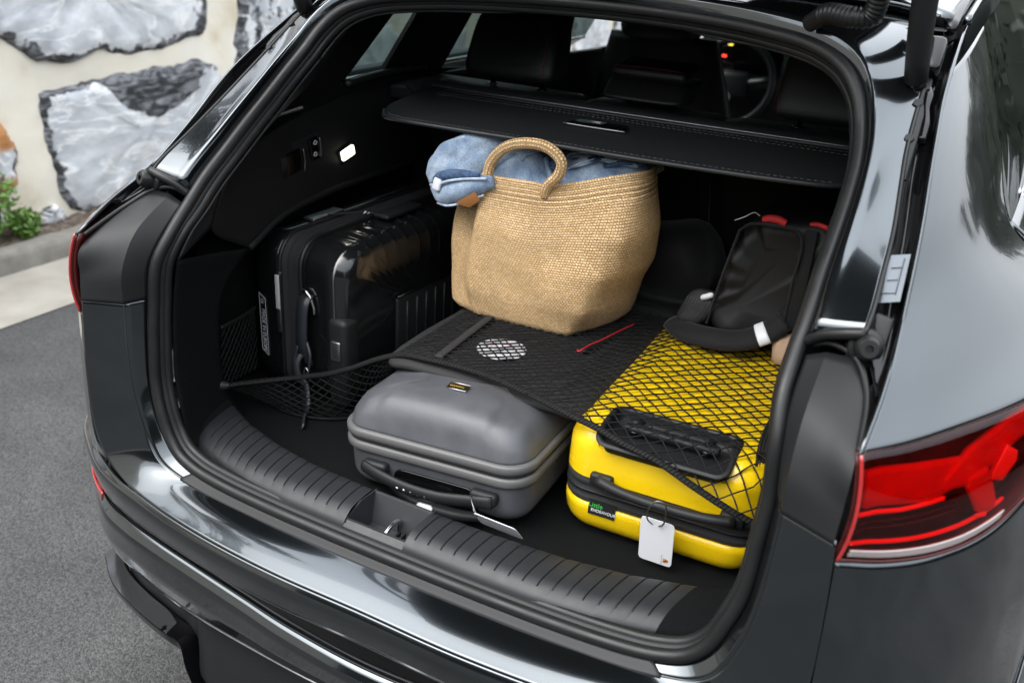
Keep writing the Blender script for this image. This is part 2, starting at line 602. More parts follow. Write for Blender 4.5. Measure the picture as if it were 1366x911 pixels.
# ================================================================== stone wall
def stone_material():
    mt = bpy.data.materials.new("wall_stone")
    mt.use_nodes = True
    n, l, b = nodes_of(mt)
    b.inputs["Roughness"].default_value = 0.6
    tc = n.new("ShaderNodeTexCoord")
    oi = n.new("ShaderNodeObjectInfo")
    # broad grey mottling
    n1 = n.new("ShaderNodeTexNoise")
    n1.inputs["Scale"].default_value = 3.2
    n1.inputs["Detail"].default_value = 9
    n1.inputs["Distortion"].default_value = 0.6
    l.new(tc.outputs["Object"], n1.inputs["Vector"])
    r1 = n.new("ShaderNodeValToRGB")
    r1.color_ramp.elements[0].position = 0.28
    r1.color_ramp.elements[0].color = (0.40, 0.425, 0.455, 1)
    r1.color_ramp.elements[1].position = 0.7
    r1.color_ramp.elements[1].color = (0.68, 0.695, 0.715, 1)
    l.new(n1.outputs["Fac"], r1.inputs[0])
    # white veins: bands of a distorted noise
    n2 = n.new("ShaderNodeTexNoise")
    n2.inputs["Scale"].default_value = 2.1
    n2.inputs["Detail"].default_value = 6
    n2.inputs["Distortion"].default_value = 1.8
    mp = n.new("ShaderNodeMapping")
    mp.inputs["Rotation"].default_value = (0.5, 0, 0)
    mp.inputs["Scale"].default_value = (1, 0.7, 2.1)
    l.new(tc.outputs["Object"], mp.inputs[0])
    l.new(mp.outputs[0], n2.inputs["Vector"])
    r2 = n.new("ShaderNodeValToRGB")
    e = r2.color_ramp.elements
    e[0].position, e[0].color = 0.462, (0, 0, 0, 1)
    e[1].position, e[1].color = 0.54, (0, 0, 0, 1)
    k = e.new(0.5)
    k.color = (1, 1, 1, 1)
    l.new(n2.outputs["Fac"], r2.inputs[0])
    mx = n.new("ShaderNodeMix")
    mx.data_type = 'RGBA'
    l.new(r2.outputs[0], mx.inputs[0])
    l.new(r1.outputs[0], mx.inputs[6])
    mx.inputs[7].default_value = (0.76, 0.765, 0.77, 1)
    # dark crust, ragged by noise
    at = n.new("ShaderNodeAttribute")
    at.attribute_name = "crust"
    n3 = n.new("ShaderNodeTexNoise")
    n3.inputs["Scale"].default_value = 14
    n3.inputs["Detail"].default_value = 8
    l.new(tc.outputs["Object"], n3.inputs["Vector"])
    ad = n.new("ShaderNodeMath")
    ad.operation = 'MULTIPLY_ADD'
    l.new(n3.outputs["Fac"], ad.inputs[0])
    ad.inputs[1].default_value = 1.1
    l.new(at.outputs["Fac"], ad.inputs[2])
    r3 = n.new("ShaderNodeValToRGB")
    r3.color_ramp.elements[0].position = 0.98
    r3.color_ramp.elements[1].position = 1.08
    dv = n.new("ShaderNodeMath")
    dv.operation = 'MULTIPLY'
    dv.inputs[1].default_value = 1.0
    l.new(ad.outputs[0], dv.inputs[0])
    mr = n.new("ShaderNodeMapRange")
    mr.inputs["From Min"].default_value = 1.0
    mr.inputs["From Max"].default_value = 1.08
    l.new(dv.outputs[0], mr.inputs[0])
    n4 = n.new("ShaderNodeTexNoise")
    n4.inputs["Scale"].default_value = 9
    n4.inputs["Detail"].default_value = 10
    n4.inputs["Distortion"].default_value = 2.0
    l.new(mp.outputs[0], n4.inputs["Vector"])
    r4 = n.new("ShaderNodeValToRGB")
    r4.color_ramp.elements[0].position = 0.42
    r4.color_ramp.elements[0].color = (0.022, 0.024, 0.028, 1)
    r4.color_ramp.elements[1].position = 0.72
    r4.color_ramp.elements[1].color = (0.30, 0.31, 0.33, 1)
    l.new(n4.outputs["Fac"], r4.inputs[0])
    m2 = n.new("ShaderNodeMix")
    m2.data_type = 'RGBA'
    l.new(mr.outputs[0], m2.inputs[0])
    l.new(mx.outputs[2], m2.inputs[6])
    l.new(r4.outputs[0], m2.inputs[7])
    # iron tint
    a2 = n.new("ShaderNodeAttribute")
    a2.attribute_name = "rust"
    m3 = n.new("ShaderNodeMix")
    m3.data_type = 'RGBA'
    l.new(a2.outputs["Fac"], m3.inputs[0])
    l.new(m2.outputs[2], m3.inputs[6])
    m3.inputs[7].default_value = (0.42, 0.19, 0.06, 1)
    l.new(m3.outputs[2], b.inputs["Base Color"])
    bp = n.new("ShaderNodeBump")
    bp.inputs["Strength"].default_value = 0.5
    bp.inputs["Distance"].default_value = 0.02
    l.new(n3.outputs["Fac"], bp.inputs["Height"])
    l.new(bp.outputs[0], b.inputs["Normal"])
    return mt


stone_mat = stone_material()
WX = -3.6
wall = empty("stone_wall", (0, 0, 0))
tag(wall, "rubble wall of big grey marble stones set in thick cream mortar", "wall")
_mv = []
ys, zs = np.linspace(-6, 14, 220), np.linspace(-0.1, 3.1, 40)
for z in zs:
    for y in ys:
        _mv.append((WX + 0.012 * math.sin(3.1 * y + 2 * z) * math.cos(4.3 * z) + rng.normal(0, 0.004), y, z))
_mo = mesh_obj("mortar", _mv, grid_faces(40, 220), mortar_mat, wall)
_md = _mo.modifiers.new("thickness", 'SOLIDIFY')
_md.thickness = 0.4
_md.offset = -1


def stone(poly, crust_fn=None, rust=0.0, proud=0.035):
    P = cr([(0, y, z) for y, z in poly], 96, closed=True)[:, 1:]
    P = P + rng.normal(0, 0.0045, P.shape) + 0.007 * np.stack([np.sin(np.arange(96) * 0.7 + rng.random() * 6), np.cos(np.arange(96) * 0.93)], 1)
    c = P.mean(0)
    rings = [1.0, 0.985, 0.96, 0.92, 0.86, 0.76, 0.62, 0.46, 0.28, 0.1]
    V, cru, rus = [], [], []
    ph = rng.random(4) * 6
    for t in rings:
        for p in P:
            q = c + (p - c) * t
            d = proud * (1 - max(0, (t - 0.8) / 0.2) ** 2) - (0.02 if t == 1 else 0)
            d += 0.008 * math.sin(q[0] * 7 + ph[0]) * math.sin(q[1] * 9 + ph[1]) + rng.normal(0, 0.0018)
            V.append((WX + d + .010 * math.sin(q[0] * 31 + ph[2]) * math.sin(q[1] * 27 + ph[3]) * (t < .93), q[0], q[1]))
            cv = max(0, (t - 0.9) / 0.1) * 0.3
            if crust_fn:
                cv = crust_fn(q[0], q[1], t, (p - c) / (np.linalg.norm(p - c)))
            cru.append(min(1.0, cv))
            rus.append(rust * min(1, max(0, 0.5 + 2 * math.sin(q[1] * 23 + ph[2]) * math.cos(q[0] * 17 + ph[3]))))
    F = grid_faces(len(rings), 96, closed_u=True)
    F.append(tuple((len(rings) - 1) * 96 + i for i in range(96)))
    F = [f[::-1] for f in F]
    o = mesh_obj("stone", V, F, stone_mat, wall)
    for nm, arr in (("crust", cru), ("rust", rus)):
        at = o.data.attributes.new(nm, 'FLOAT', 'POINT')
        at.data.foreach_set("value", np.array(arr, dtype=np.float32))
    return o


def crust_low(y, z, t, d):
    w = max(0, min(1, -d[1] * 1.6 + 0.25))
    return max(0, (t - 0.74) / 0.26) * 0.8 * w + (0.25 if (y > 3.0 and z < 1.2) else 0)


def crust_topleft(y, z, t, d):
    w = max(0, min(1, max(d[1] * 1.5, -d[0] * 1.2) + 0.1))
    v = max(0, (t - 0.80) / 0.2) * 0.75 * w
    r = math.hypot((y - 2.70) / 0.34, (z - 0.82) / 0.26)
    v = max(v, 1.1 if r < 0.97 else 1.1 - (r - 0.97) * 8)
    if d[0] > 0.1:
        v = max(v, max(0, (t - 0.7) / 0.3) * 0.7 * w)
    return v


stone([(1.814, 1.01), (1.995, .905), (2.14, .878), (2.36, .91), (2.60, .876), (2.92, .92), (3.12, .985), (3.165, 1.144), (3.1, 1.5), (2.6, 1.64), (1.95, 1.6), (1.5, 1.42), (1.42, 1.2), (1.6, 1.07)], crust_low)
stone([(1.985, .735), (2.2, .765), (2.53, .80), (2.86, .81), (3.165, .795), (3.235, .70), (3.2, .4), (3.0, .16), (2.6, .09), (2.12, .10), (2.02, .18), (1.99, .4), (1.965, .6)], crust_topleft)
stone([(3.40, 1.2), (3.36, .95), (3.325, .72), (3.36, .4), (3.6, .16), (4.15, .13), (4.33, .6), (4.28, 1.2), (3.95, 1.5), (3.5, 1.45)], lambda y, z, t, d: 0.42 + 0.25 * max(0, (t - 0.7) / 0.3))
stone([(1.735, .64), (1.80, .5), (1.785, .36), (1.70, .24), (1.4, .2), (1.15, .4), (1.3, .66)], lambda y, z, t, d: 0.3 + 0.4 * max(0, (t - 0.8) / 0.2), rust=1.0)
stone([(1.75, .10), (1.79, .17), (1.70, .2), (1.5, .17), (1.42, .1), (1.58, .06)], None, rust=0.6)
stone([(1.86, .10), (1.94, .09), (2.0, .11), (1.97, .16), (1.89, .155)], lambda y, z, t, d: 0.4, proud=0.06)
for (cy, cz, ry, rz) in [(1.0, .85, .36, .16), (0.75, .3, .38, .22), (.3, 1.15, .42, .32), (-.25, .45, .5, .36), (1.05, 1.35, .32, .26),
                         (4.85, .5, .42, .36), (4.75, 1.35, .38, .4), (5.75, .62, .4, .5), (5.7, 1.6, .45, .38), (6.75, .5, .5, .38), (6.7, 1.4, .45, .42),
                         (7.8, .6, .5, .48), (7.75, 1.6, .5, .4), (8.9, .5, .5, .38), (8.85, 1.42, .5, .42), (4.1, 1.95, .5, .36), (2.6, 2.1, .6, .36), (1.3, 1.98, .5, .3),
                         (3.4, 2.3, .25, .2), (5.2, 2.25, .45, .22), (10.0, .7, .5, .5), (10.0, 1.8, .5, .45), (0.3, 2.65, .5, .3), (1.5, 2.7, .5, .25), (2.9, 2.78, .6, .22), (4.3, 2.72, .5, .25), (5.6, 2.75, .5, .22), (6.9, 2.4, .5, .4), (8.1, 2.5, .5, .35), (9.2, 2.4, .5, .4)]:
    pts = []
    for k in range(9):
        a = 2 * math.pi * k / 9
        rr = 1 + rng.normal(0, 0.06)
        ca, sa = math.cos(a), math.sin(a)
        e = 0.62
        pts.append((cy + ry * rr * math.copysign(abs(ca) ** e, ca), cz + rz * rr * math.copysign(abs(sa) ** e, sa)))
    bias = rng.random() * 0.35
    stone(pts, lambda y, z, t, d, b=bias: b + max(0, (t - 0.82) / 0.18) * 0.5)

# ================================================================== plants
leaf_mat = mat("leaf_green", (0.10, 0.20, 0.03), rough=0.5, var=0.45, var_scale=18)
leaf_dark = mat("leaf_dark", (0.011, 0.017, 0.010), rough=0.55, var=0.6, var_scale=2.5)
stem_mat = mat("stem_brown", (0.10, 0.07, 0.04), rough=0.9)


def leaves(name, centre, ext, count, size, mt, parent, kind=None, shell=False):
    V, F = [], []
    c = np.array(centre)
    for i in range(count):
        if shell:
            p = c + (rng.random(3) * 2 - 1) * ext
            ax = rng.integers(0, 3)
            p[ax] = c[ax] + np.sign(rng.random() - 0.5) * ext[ax] * (0.8 + 0.25 * rng.random())
        else:
            v = rng.normal(size=3)
            v /= np.linalg.norm(v)
            p = c + v * np.array(ext) * rng.random() ** 0.45
        a = rng.normal(size=3)
        a /= np.linalg.norm(a)
        b = np.cross(a, rng.normal(size=3))
        b /= np.linalg.norm(b)
        s = size * (0.6 + 0.8 * rng.random())
        k = len(V)
        V += [p - a * s, p + b * s * 0.42 + a * 0.1 * s, p + a * s, p - b * s * 0.42 + a * 0.1 * s]
        F.append((k, k + 1, k + 2, k + 3))
    return tag(mesh_obj(name, V, F, mt, parent, smooth=False), kind=kind)


for (x, y, h, w, lab) in [(-3.50, 1.55, 0.36, 0.15, "bushy bright green plant growing against the stone wall foot"),
                          (-3.46, 1.69, 0.15, 0.075, "small low green sprout between the kerb and wall"),
                          (-3.47, 1.36, 0.26, 0.14, "green leafy plant beside the bushy one in the soil bed")]:
    p = empty("bed_plant", (x, y, 0.085))
    tag(p, lab, "plant", "plants in the soil bed")
    for k in range(6):
        a = rng.random() * 6.3
        tube("stem", [(0, 0, 0), (0.3 * w * math.cos(a), 0.3 * w * math.sin(a), h * 0.5), (0.8 * w * math.cos(a), 0.8 * w * math.sin(a), h * 0.9)], 0.003, stem_mat, p, seg=5, n=6)
    leaves("foliage", (0, 0, h * 0.58), (w, w, h * 0.5), 420, 0.02, leaf_mat, p)


def hedge(loc, half, count, lab, lsize=0.10):
    h = empty("hedge", loc)
    tag(h, lab, "hedge")
    mesh = rbox("core", (half[0] * 1.7, half[1] * 1.5, half[2] * 1.85), leaf_dark, h, (0, 0, half[2] * 0.95), bev=0.15)
    leaves("foliage", (0, 0, half[2]), half, count, lsize, leaf_dark, h, shell=True)
    return h


hedge((3.2, 9.5, 0), (4.5, 0.7, 1.3), 5000, "tall dark green hedge standing ahead of the car")
hedge((0.5, -9.5, 0), (7.5, 0.8, 1.9), 6000, "long dark green hedge, unseen, added behind the car to darken reflections", 0.14)  # out of view, added so upright paint mirrors something dark
hedge((8.5, 1.5, 0), (0.9, 9.0, 1.7), 6000, "dark green hedge, unseen, added along the far side to darken reflections", 0.14)  # also unseen, put in to darken what the flank mirrors

# unseen trees added above the wall, to darken what the paint mirrors here
bark = mat("bark", (0.06, 0.045, 0.032), rough=0.95, bump=0.8, bump_scale=40)


def tree(loc, h, spread, lab):
    t = empty("tree", loc)
    tag(t, lab, "tree", "unseen trees added above the stone wall")
    tr = tube("trunk", [(0, 0, 0), (.08, .05, h * .3), (.0, -.05, h * .55), (.1, .05, h * .85)], [.16, .13, .09, .03], bark, t, n=16, seg=10)
    cl = []
    for k in range(9):
        a = k * 2.4
        z0 = h * (.28 + .06 * k)
        tip = (spread * .75 * math.cos(a), spread * .75 * math.sin(a), z0 + h * .18)
        tube("limb", [(0, 0, z0), (tip[0] * .5, tip[1] * .5, z0 + h * .08), tip], [.05, .035, .012], bark, tr, n=8, seg=7)
        cl.append(tip)
    cl += [(0, 0, h * .95), (.3, .2, h * .8), (-.3, -.3, h * .7)]
    V, F = [], []
    for c in cl:
        for i in range(420):
            v = rng.normal(size=3)
            v /= np.linalg.norm(v)
            p = np.array(c) + v * np.array([.75, .75, .55]) * spread * .42 * rng.random() ** .4
            a = rng.normal(size=3)
            a /= np.linalg.norm(a)
            b = np.cross(a, rng.normal(size=3))
            b /= np.linalg.norm(b)
            sz = .085 * (.6 + .8 * rng.random())
            k = len(V)
            V += [p - a * sz, p + b * sz * .45, p + a * sz, p - b * sz * .45]
            F.append((k, k + 1, k + 2, k + 3))
    mesh_obj("crown", V, F, leaf_dark, t, smooth=False)


bank = tag(mesh_obj("bank", [(-4.0, -6, 3.05), (-4.0, 14, 3.05), (-12, 14, 5.0), (-12, -6, 5.0)], [(0, 1, 2, 3)], soil_mat, smooth=False), kind="structure")
tree((-6.4, .7, 3.4), 4.6, 1.7, "unseen dark leafy tree added above the stone wall for reflections, level with the open boot")
tree((-6.5, 4.0, 3.5), 4.4, 1.8, "unseen dark leafy tree added above the stone wall for reflections, level with the car's doors")

# ================================================================== the car
car = empty("car", (0, 0, 0))
tag(car, "dark grey metallic car seen from behind with its tailgate raised and boot open", "car")

# opening line (outer edge of the rubber seal), half, from bottom centre up the right side to top centre
S = [(0, -.103, .715), (.15, -.102, .715), (.28, -.099, .716), (.38, -.094, .719), (.44, -.09, .726), (.485, -.085, .742), (.513, -.081, .772), (.532, -.078, .82),
     (.546, -.071, .87), (.55, -.063, .94), (.552, -.051, 1.02), (.545, -.041, 1.095), (.537, -.012, 1.14), (.536, .03, 1.18), (.537, .076, 1.22),
     (.535, .129, 1.26), (.535, .185, 1.30), (.534, .242, 1.34), (.53, .293, 1.38), (.519, .336, 1.42), (.502, .367, 1.46), (.472, .393, 1.495),
     (.42, .425, 1.519), (.33, .465, 1.532), (.2, .51, 1.539), (0, .535, 1.542)]
S_full = full(S)
loop = [(-p[0], p[1], p[2]) for p in reversed(S[1:-1])] + list(S)     # closed ring


def inward(pts, d, dy):
    """offset the opening ring toward the middle of the opening by d and forward by dy"""
    out = []
    P = np.array(pts)
    k = len(P)
    for i in range(k):
        t = P[(i + 1) % k] - P[i - 1]
        t /= np.linalg.norm(t)
        c = np.array([0, P[i][1] * 0 + 0.15, 1.12]) - P[i]
        c -= t * (c @ t)
        nrm = np.array([0, 0.85, -0.5]) if P[i][2] > 1.15 else np.array([0, 1.0, 0.0])
        c -= nrm * (c @ nrm)
        c /= np.linalg.norm(c) + 1e-9
        out.append(P[i] + c * d + nrm * dy)
    return out


seal = tube("door_seal", inward(loop, .009, .002), 0.0105, rubber, car, n=260, seg=12, closed=True)
tube("seal_lip", inward(loop, .0165, .024), 0.0085, rubber, seal, n=260, seg=12, closed=True)
tube("seal_base", inward(loop, .010, .017), 0.0105, black_plastic, seal, n=260, seg=8, closed=True)

# ---- painted lower ring: seal edge -> jamb edge -> crest of the bumper shoulder
S_low = S[:10] + [(.552, -.05, 1.03)]
E_low = [(0, -.115, .707), (.15, -.114, .707), (.285, -.111, .708), (.39, -.107, .711), (.455, -.104, .718), (.503, -.103, .733), (.533, -.1, .765), (.55, -.1, .815), (.560, -.1, .87), (.565, -.097, .94), (.567, -.09, 1.03)]
J_low = [(0, -.190, .686), (.16, -.191, .686), (.30, -.184, .687), (.42, -.170, .688), (.52, -.152, .690), (.585, -.136, .700), (.622, -.128, .722), (.641, -.127, .765), (.646, -.127, .83), (.643, -.125, .93), (.637, -.121, 1.03)]
loft("rear_sill_panel", [full(S_low), full(E_low)], paint, car, nu=161, nv=5, by='idx', thick=0.0015, offset=-1)
loft("rear_sill_panel", [full(E_low), full([(a[0] * .5 + b[0] * .5, a[1] * .5 + b[1] * .5, a[2] * .5 + b[2] * .5 + (.004 if q < 6 else 0)) for q, (a, b) in enumerate(zip(E_low, J_low))]), full(J_low)],
     paint, car, nu=161, nv=19, by='idx', thick=0.0015, offset=-1)
tube("panel_edge", full([(p[0], p[1] - .0005, p[2]) for p in E_low]), .0016, paint, car, n=160, seg=6)
loft("apron_strip", [full([(p[0], p[1] + .003, p[2] + .001) for p in S_low[:5]]), full([(p[0], p[1] - .006, p[2] + .0030) for p in S_low[:5]]), full([(p[0], p[1] - .002, p[2] + .0030) for p in E_low[:5]]), full([(p[0], p[1] - .0045, p[2] + .001) for p in E_low[:5]]), full([(p[0], p[1] - .0045, p[2] - .006) for p in E_low[:5]])],
     black_plastic, car, nu=60, nv=13, by='idx', linear=True, thick=.002)

# ---- bumper, plan curves from the centre round the corner to the flank
bump_plan = {
    'crest': [(0, -.190, .686), (.16, -.191, .686), (.30, -.184, .687), (.42, -.170, .688), (.52, -.152, .690), (.585, -.136, .690), (.66, -.105, .690), (.74, -.062, .69), (.81, -.008, .69), (.86, .045, .69), (.89, .12, .69), (.92, .32, .69)],
    'face': [(0, -.196, .664), (.16, -.197, .664), (.30, -.190, .664), (.42, -.176, .664), (.52, -.158, .664), (.595, -.140, .664), (.68, -.108, .663), (.765, -.06, .662), (.835, -.01, .66), (.878, .045, .66), (.902, .12, .66), (.928, .32, .66)],
    'lip': [(0, -.188, 0.625), (.16, -.189, 0.625), (.30, -.182, 0.625), (.42, -.168, 0.625), (.52, -.151, 0.624), (.60, -.132, 0.623), (.68, -.102, 0.621), (.76, -.058, 0.619), (.83, -.008, 0.617), (.875, .045, 0.616), (.90, .12, 0.616), (.926, .32, 0.616)],
}
rails = [full(bump_plan['crest']), full(bump_plan['face']), full(bump_plan['lip'])]
loft("bumper_shoulder", rails, paint, car, nu=141, nv=14, by='idx', thick=0.004, offset=-1)
tube("chrome_edge", full([(p[0], p[1] - .001, p[2] - .003) for p in bump_plan['lip']]), 0.0022, steel, car, n=140, seg=6)


def shift(rail, dz=0.0, inn=0.0, z=None):
    out = []
    for p in rail:
        L = math.hypot(p[0], 0.9)
        out.append((p[0] * (1 - inn * 0.8), p[1] + inn, z if z is not None else p[2] + dz))
    return out


ridge = [(0, -.186, .562), (.16, -.176, .562), (.28, -.160, .563), (.40, -.145, .565), (.52, -.130, .568), (.60, -.117, .57), (.68, -.094, .57), (.755, -.05, .57), (.82, .0, .57), (.862, .05, .57), (.885, .12, .57), (.915, .32, .57)]
band_top = shift(bump_plan['lip'], dz=-.004, inn=.016)
band_low = shift(ridge, dz=-.004, inn=.014)
band = loft("bumper_band", [full(band_top), full(band_low)], black_gloss, car, nu=121, nv=5, by='idx', thick=0.004, offset=-1)
ridge2 = shift(ridge, dz=-.016, inn=-.006)
foot = [(0, -.148, .445), (.16, -.148, .445), (.28, -.143, .445), (.40, -.135, .445), (.52, -.118, .443), (.60, -.100, .44), (.68, -.083, .438), (.755, -.05, .435), (.82, -.002, .43), (.862, .05, .43), (.885, .12, .43), (.915, .32, .43)]
loft("bumper_skirt", [full(shift(ridge, dz=.0, inn=.016)), full(shift(ridge, dz=.0, inn=.004)), full(shift(ridge, dz=-.003, inn=.0)), full(shift(ridge, dz=-.013, inn=-.006)), full(shift(ridge, dz=-.022, inn=-.008)),
      full([((a[0] + b[0]) / 2 * 1.004, (a[1] + b[1]) / 2 - .008, (a[2] + b[2]) / 2) for a, b in zip(ridge2, foot)]), full(foot)],
     paint, car, nu=121, nv=37, by='idx', linear=True, thick=0.004, offset=-1)
# lower black diffuser
d0 = shift(foot, dz=.004, inn=.012)
d1 = shift(foot, z=.40, inn=.028)
d2 = shift(foot, z=.345, inn=.030)
d3 = shift(foot, z=.30, inn=.05)
d4 = shift(foot, z=.22, inn=.16)
diff = loft("diffuser", [full(d0), full(d1), full(d2), full(d3), full(d4)], black_plastic, car, nu=121, nv=21, by='idx', thick=0.004, offset=-1)
# middle of the diffuser between the strakes
cx_ = [(0, 1), (.16, .995), (.28, .985), (.36, .97), (.42, .94), (.452, .8), (.465, .45), (.470, .1)]
loft("diffuser_centre", [full([(x, -.137 * k, .437) for x, k in cx_]), full([(x, -.130 * k, .40) for x, k in cx_]), full([(x, -.135 * k, .33) for x, k in cx_]), full([(x, -.130 * k, .26) for x, k in cx_]), full([(x, -.06 * k, .215) for x, k in cx_])],
     black_plastic, car, nu=60, nv=25, thick=.004)
blade_mat = mat("blade_sky_sheen", (0.25, 0.26, 0.27), rough=0.12, metal=0.9)  # silver tone imitates bright sky mirrored in black gloss
for s in (-1, 1):
    # strake under the bumper: flat top with the sky's sheen painted on, black body that sweeps down at its inner end
    bl = [(.80, -.035, .362), (.72, -.085, .357), (.62, -.116, .357), (.545, -.133, .360), (.505, -.140, .362), (.478, -.136, .352), (.458, -.142, .305), (.438, -.140, .245)]
    blade = [(p[0] + .002, p[1] + (.040 if q < 4 else .030), p[2] + .004) for q, p in enumerate(bl[:5])]
    loft("diffuser_blade", [[(s * a, b, c + .001) for a, b, c in bl[:5]], [(s * a, b, c) for a, b, c in blade]], blade_mat, car, nu=40, nv=3, thick=.003).data.polygons.foreach_set('use_smooth', [False] * 78)
    f1 = [(p[0], p[1] + .006, p[2] - .022) for p in bl]
    f2 = [(p[0] - .002, p[1] + .030, p[2] - .060) for p in bl]
    f3 = [(p[0] - .004, p[1] + .075, p[2] - .085) for p in bl]
    f0 = [(p[0] - .002, p[1] + .045, p[2] + .002) for p in bl]
    loft("diffuser_fin", [[(s * a, b, c) for a, b, c in r] for r in (f0, bl, f1, f2, f3)], black_gloss, car, nu=50, nv=21, linear=True, thick=.004, auto=35)
tube("diffuser_edge", full([(p[0], p[1] - .002, p[2] - .004) for p in foot[:5]] + [(.47, -.128, .437)])[0:], .0018, steel, car, n=60, seg=6)
# red reflectors and the tow-eye cover in the band
for s in (-1, 1):
    a = [(.655, -.098, .618), (.70, -.076, .616), (.745, -.048, .614), (.785, -.014, .612)]
    b = [(.665, -.094, .600), (.70, -.074, .590), (.745, -.044, .583), (.785, -.010, .582)]
    loft("rear_reflector", [[(s * (x + .012), y - .016, z - .004) for x, y, z in a], [(s * (x + .012), y - .016, z - .008) for x, y, z in b]], mat("reflector_red", (.35, .02, .02), rough=.15, coat=1) if "reflector_red" not in MATS else MATS["reflector_red"], car, nu=20, nv=4, thick=.004)
lathe("sensor", [(.0, .0), (.0085, .0), (.0095, -.001), (.0095, -.004)], black_gloss, car, loc=(-.40, -.150, .600), axis=(0.12, -1, 0.05), seg=20)

# ---- gutter line and flank, per side
G1 = [(.603, .030, 1.228), (.604, .052, 1.243), (.601, .117, 1.28), (.597, .182, 1.32), (.589, .239, 1.36), (.581, .295, 1.40), (.577, .356, 1.44), (.575, .422, 1.48), (.565, .50, 1.525), (.53, .56, 1.552), (.42, .595, 1.565), (.2, .62, 1.573), (0, .63, 1.575)]
Su = [(.537, .05, 1.197)] + S[14:]
G2 = [(.638, -.112, 1.14), (.642, -.035, 1.18), (.640, .055, 1.22), (.636, .113, 1.26), (.632, .165, 1.30), (.627, .211, 1.34), (.620, .262, 1.38), (.613, .327, 1.42), (.606, .400, 1.46), (.603, .481, 1.50), (.600, .60, 1.54), (.598, .8, 1.562), (.595, 1.3, 1.578), (.58, 2.2, 1.57)]
tail_top = [(.639, -.112, 1.142), (.69, -.048, 1.143), (.74, .030, 1.145), (.79, .115, 1.148), (.83, .20, 1.152), (.87, .32, 1.16), (.90, .5, 1.175), (.92, 1.0, 1.20), (.92, 2.2, 1.20)]
tail_bot = [(.641, -.123, 1.004), (.69, -.090, 1.000), (.74, -.045, 1.001), (.79, .030, 1.006), (.827, .105, 1.0315), (.865, .22, 1.065), (.90, .45, 1.09), (.93, 1.0, 1.10), (.94, 2.2, 1.10)]
FL = [
    [(.647, -.127, .76), (.70, -.098, .76), (.76, -.045, .755), (.82, .02, .755), (.865, .10, .755), (.90, .22, .755), (.93, .5, .755), (.945, 1.0, .755), (.945, 2.2, .755)],
    [(.646, -.126, .88), (.695, -.097, .88), (.75, -.045, .88), (.805, .02, .88), (.85, .10, .88), (.893, .23, .88), (.925, .5, .88), (.945, 1.0, .88), (.945, 2.2, .88)],
    tail_bot]
UP = [
    tail_top,
    [(.643, -.025, 1.185), (.69, .055, 1.19), (.74, .165, 1.195), (.78, .27, 1.20), (.81, .38, 1.205), (.835, .55, 1.21), (.85, .8, 1.215), (.86, 1.1, 1.22), (.86, 2.2, 1.22)],
    [(.637, .105, 1.255), (.662, .157, 1.262), (.688, .215, 1.268), (.71, .285, 1.273), (.727, .38, 1.278), (.74, .55, 1.283), (.748, .8, 1.288), (.75, 1.2, 1.29), (.75, 2.2, 1.29)],
    [(.628, .205, 1.335), (.645, .247, 1.340), (.662, .305, 1.347), (.676, .385, 1.355), (.689, .5, 1.365), (.697, .67, 1.375), (.70, .9, 1.38), (.70, 1.25, 1.385), (.698, 2.2, 1.385)],
    [(.613, .325, 1.42), (.626, .370, 1.426), (.637, .425, 1.434), (.646, .50, 1.443), (.654, .60, 1.453), (.659, .75, 1.46), (.66, .95, 1.465), (.66, 1.3, 1.468), (.655, 2.2, 1.466)],
    [(.604, .470, 1.496), (.610, .51, 1.505), (.614, .56, 1.515), (.617, .63, 1.525), (.618, .73, 1.534), (.618, .87, 1.541), (.617, 1.05, 1.546), (.615, 1.4, 1.55), (.605, 2.2, 1.55)]]


def sd(pts, s):
    return [(s * p[0], p[1], p[2]) for p in pts]


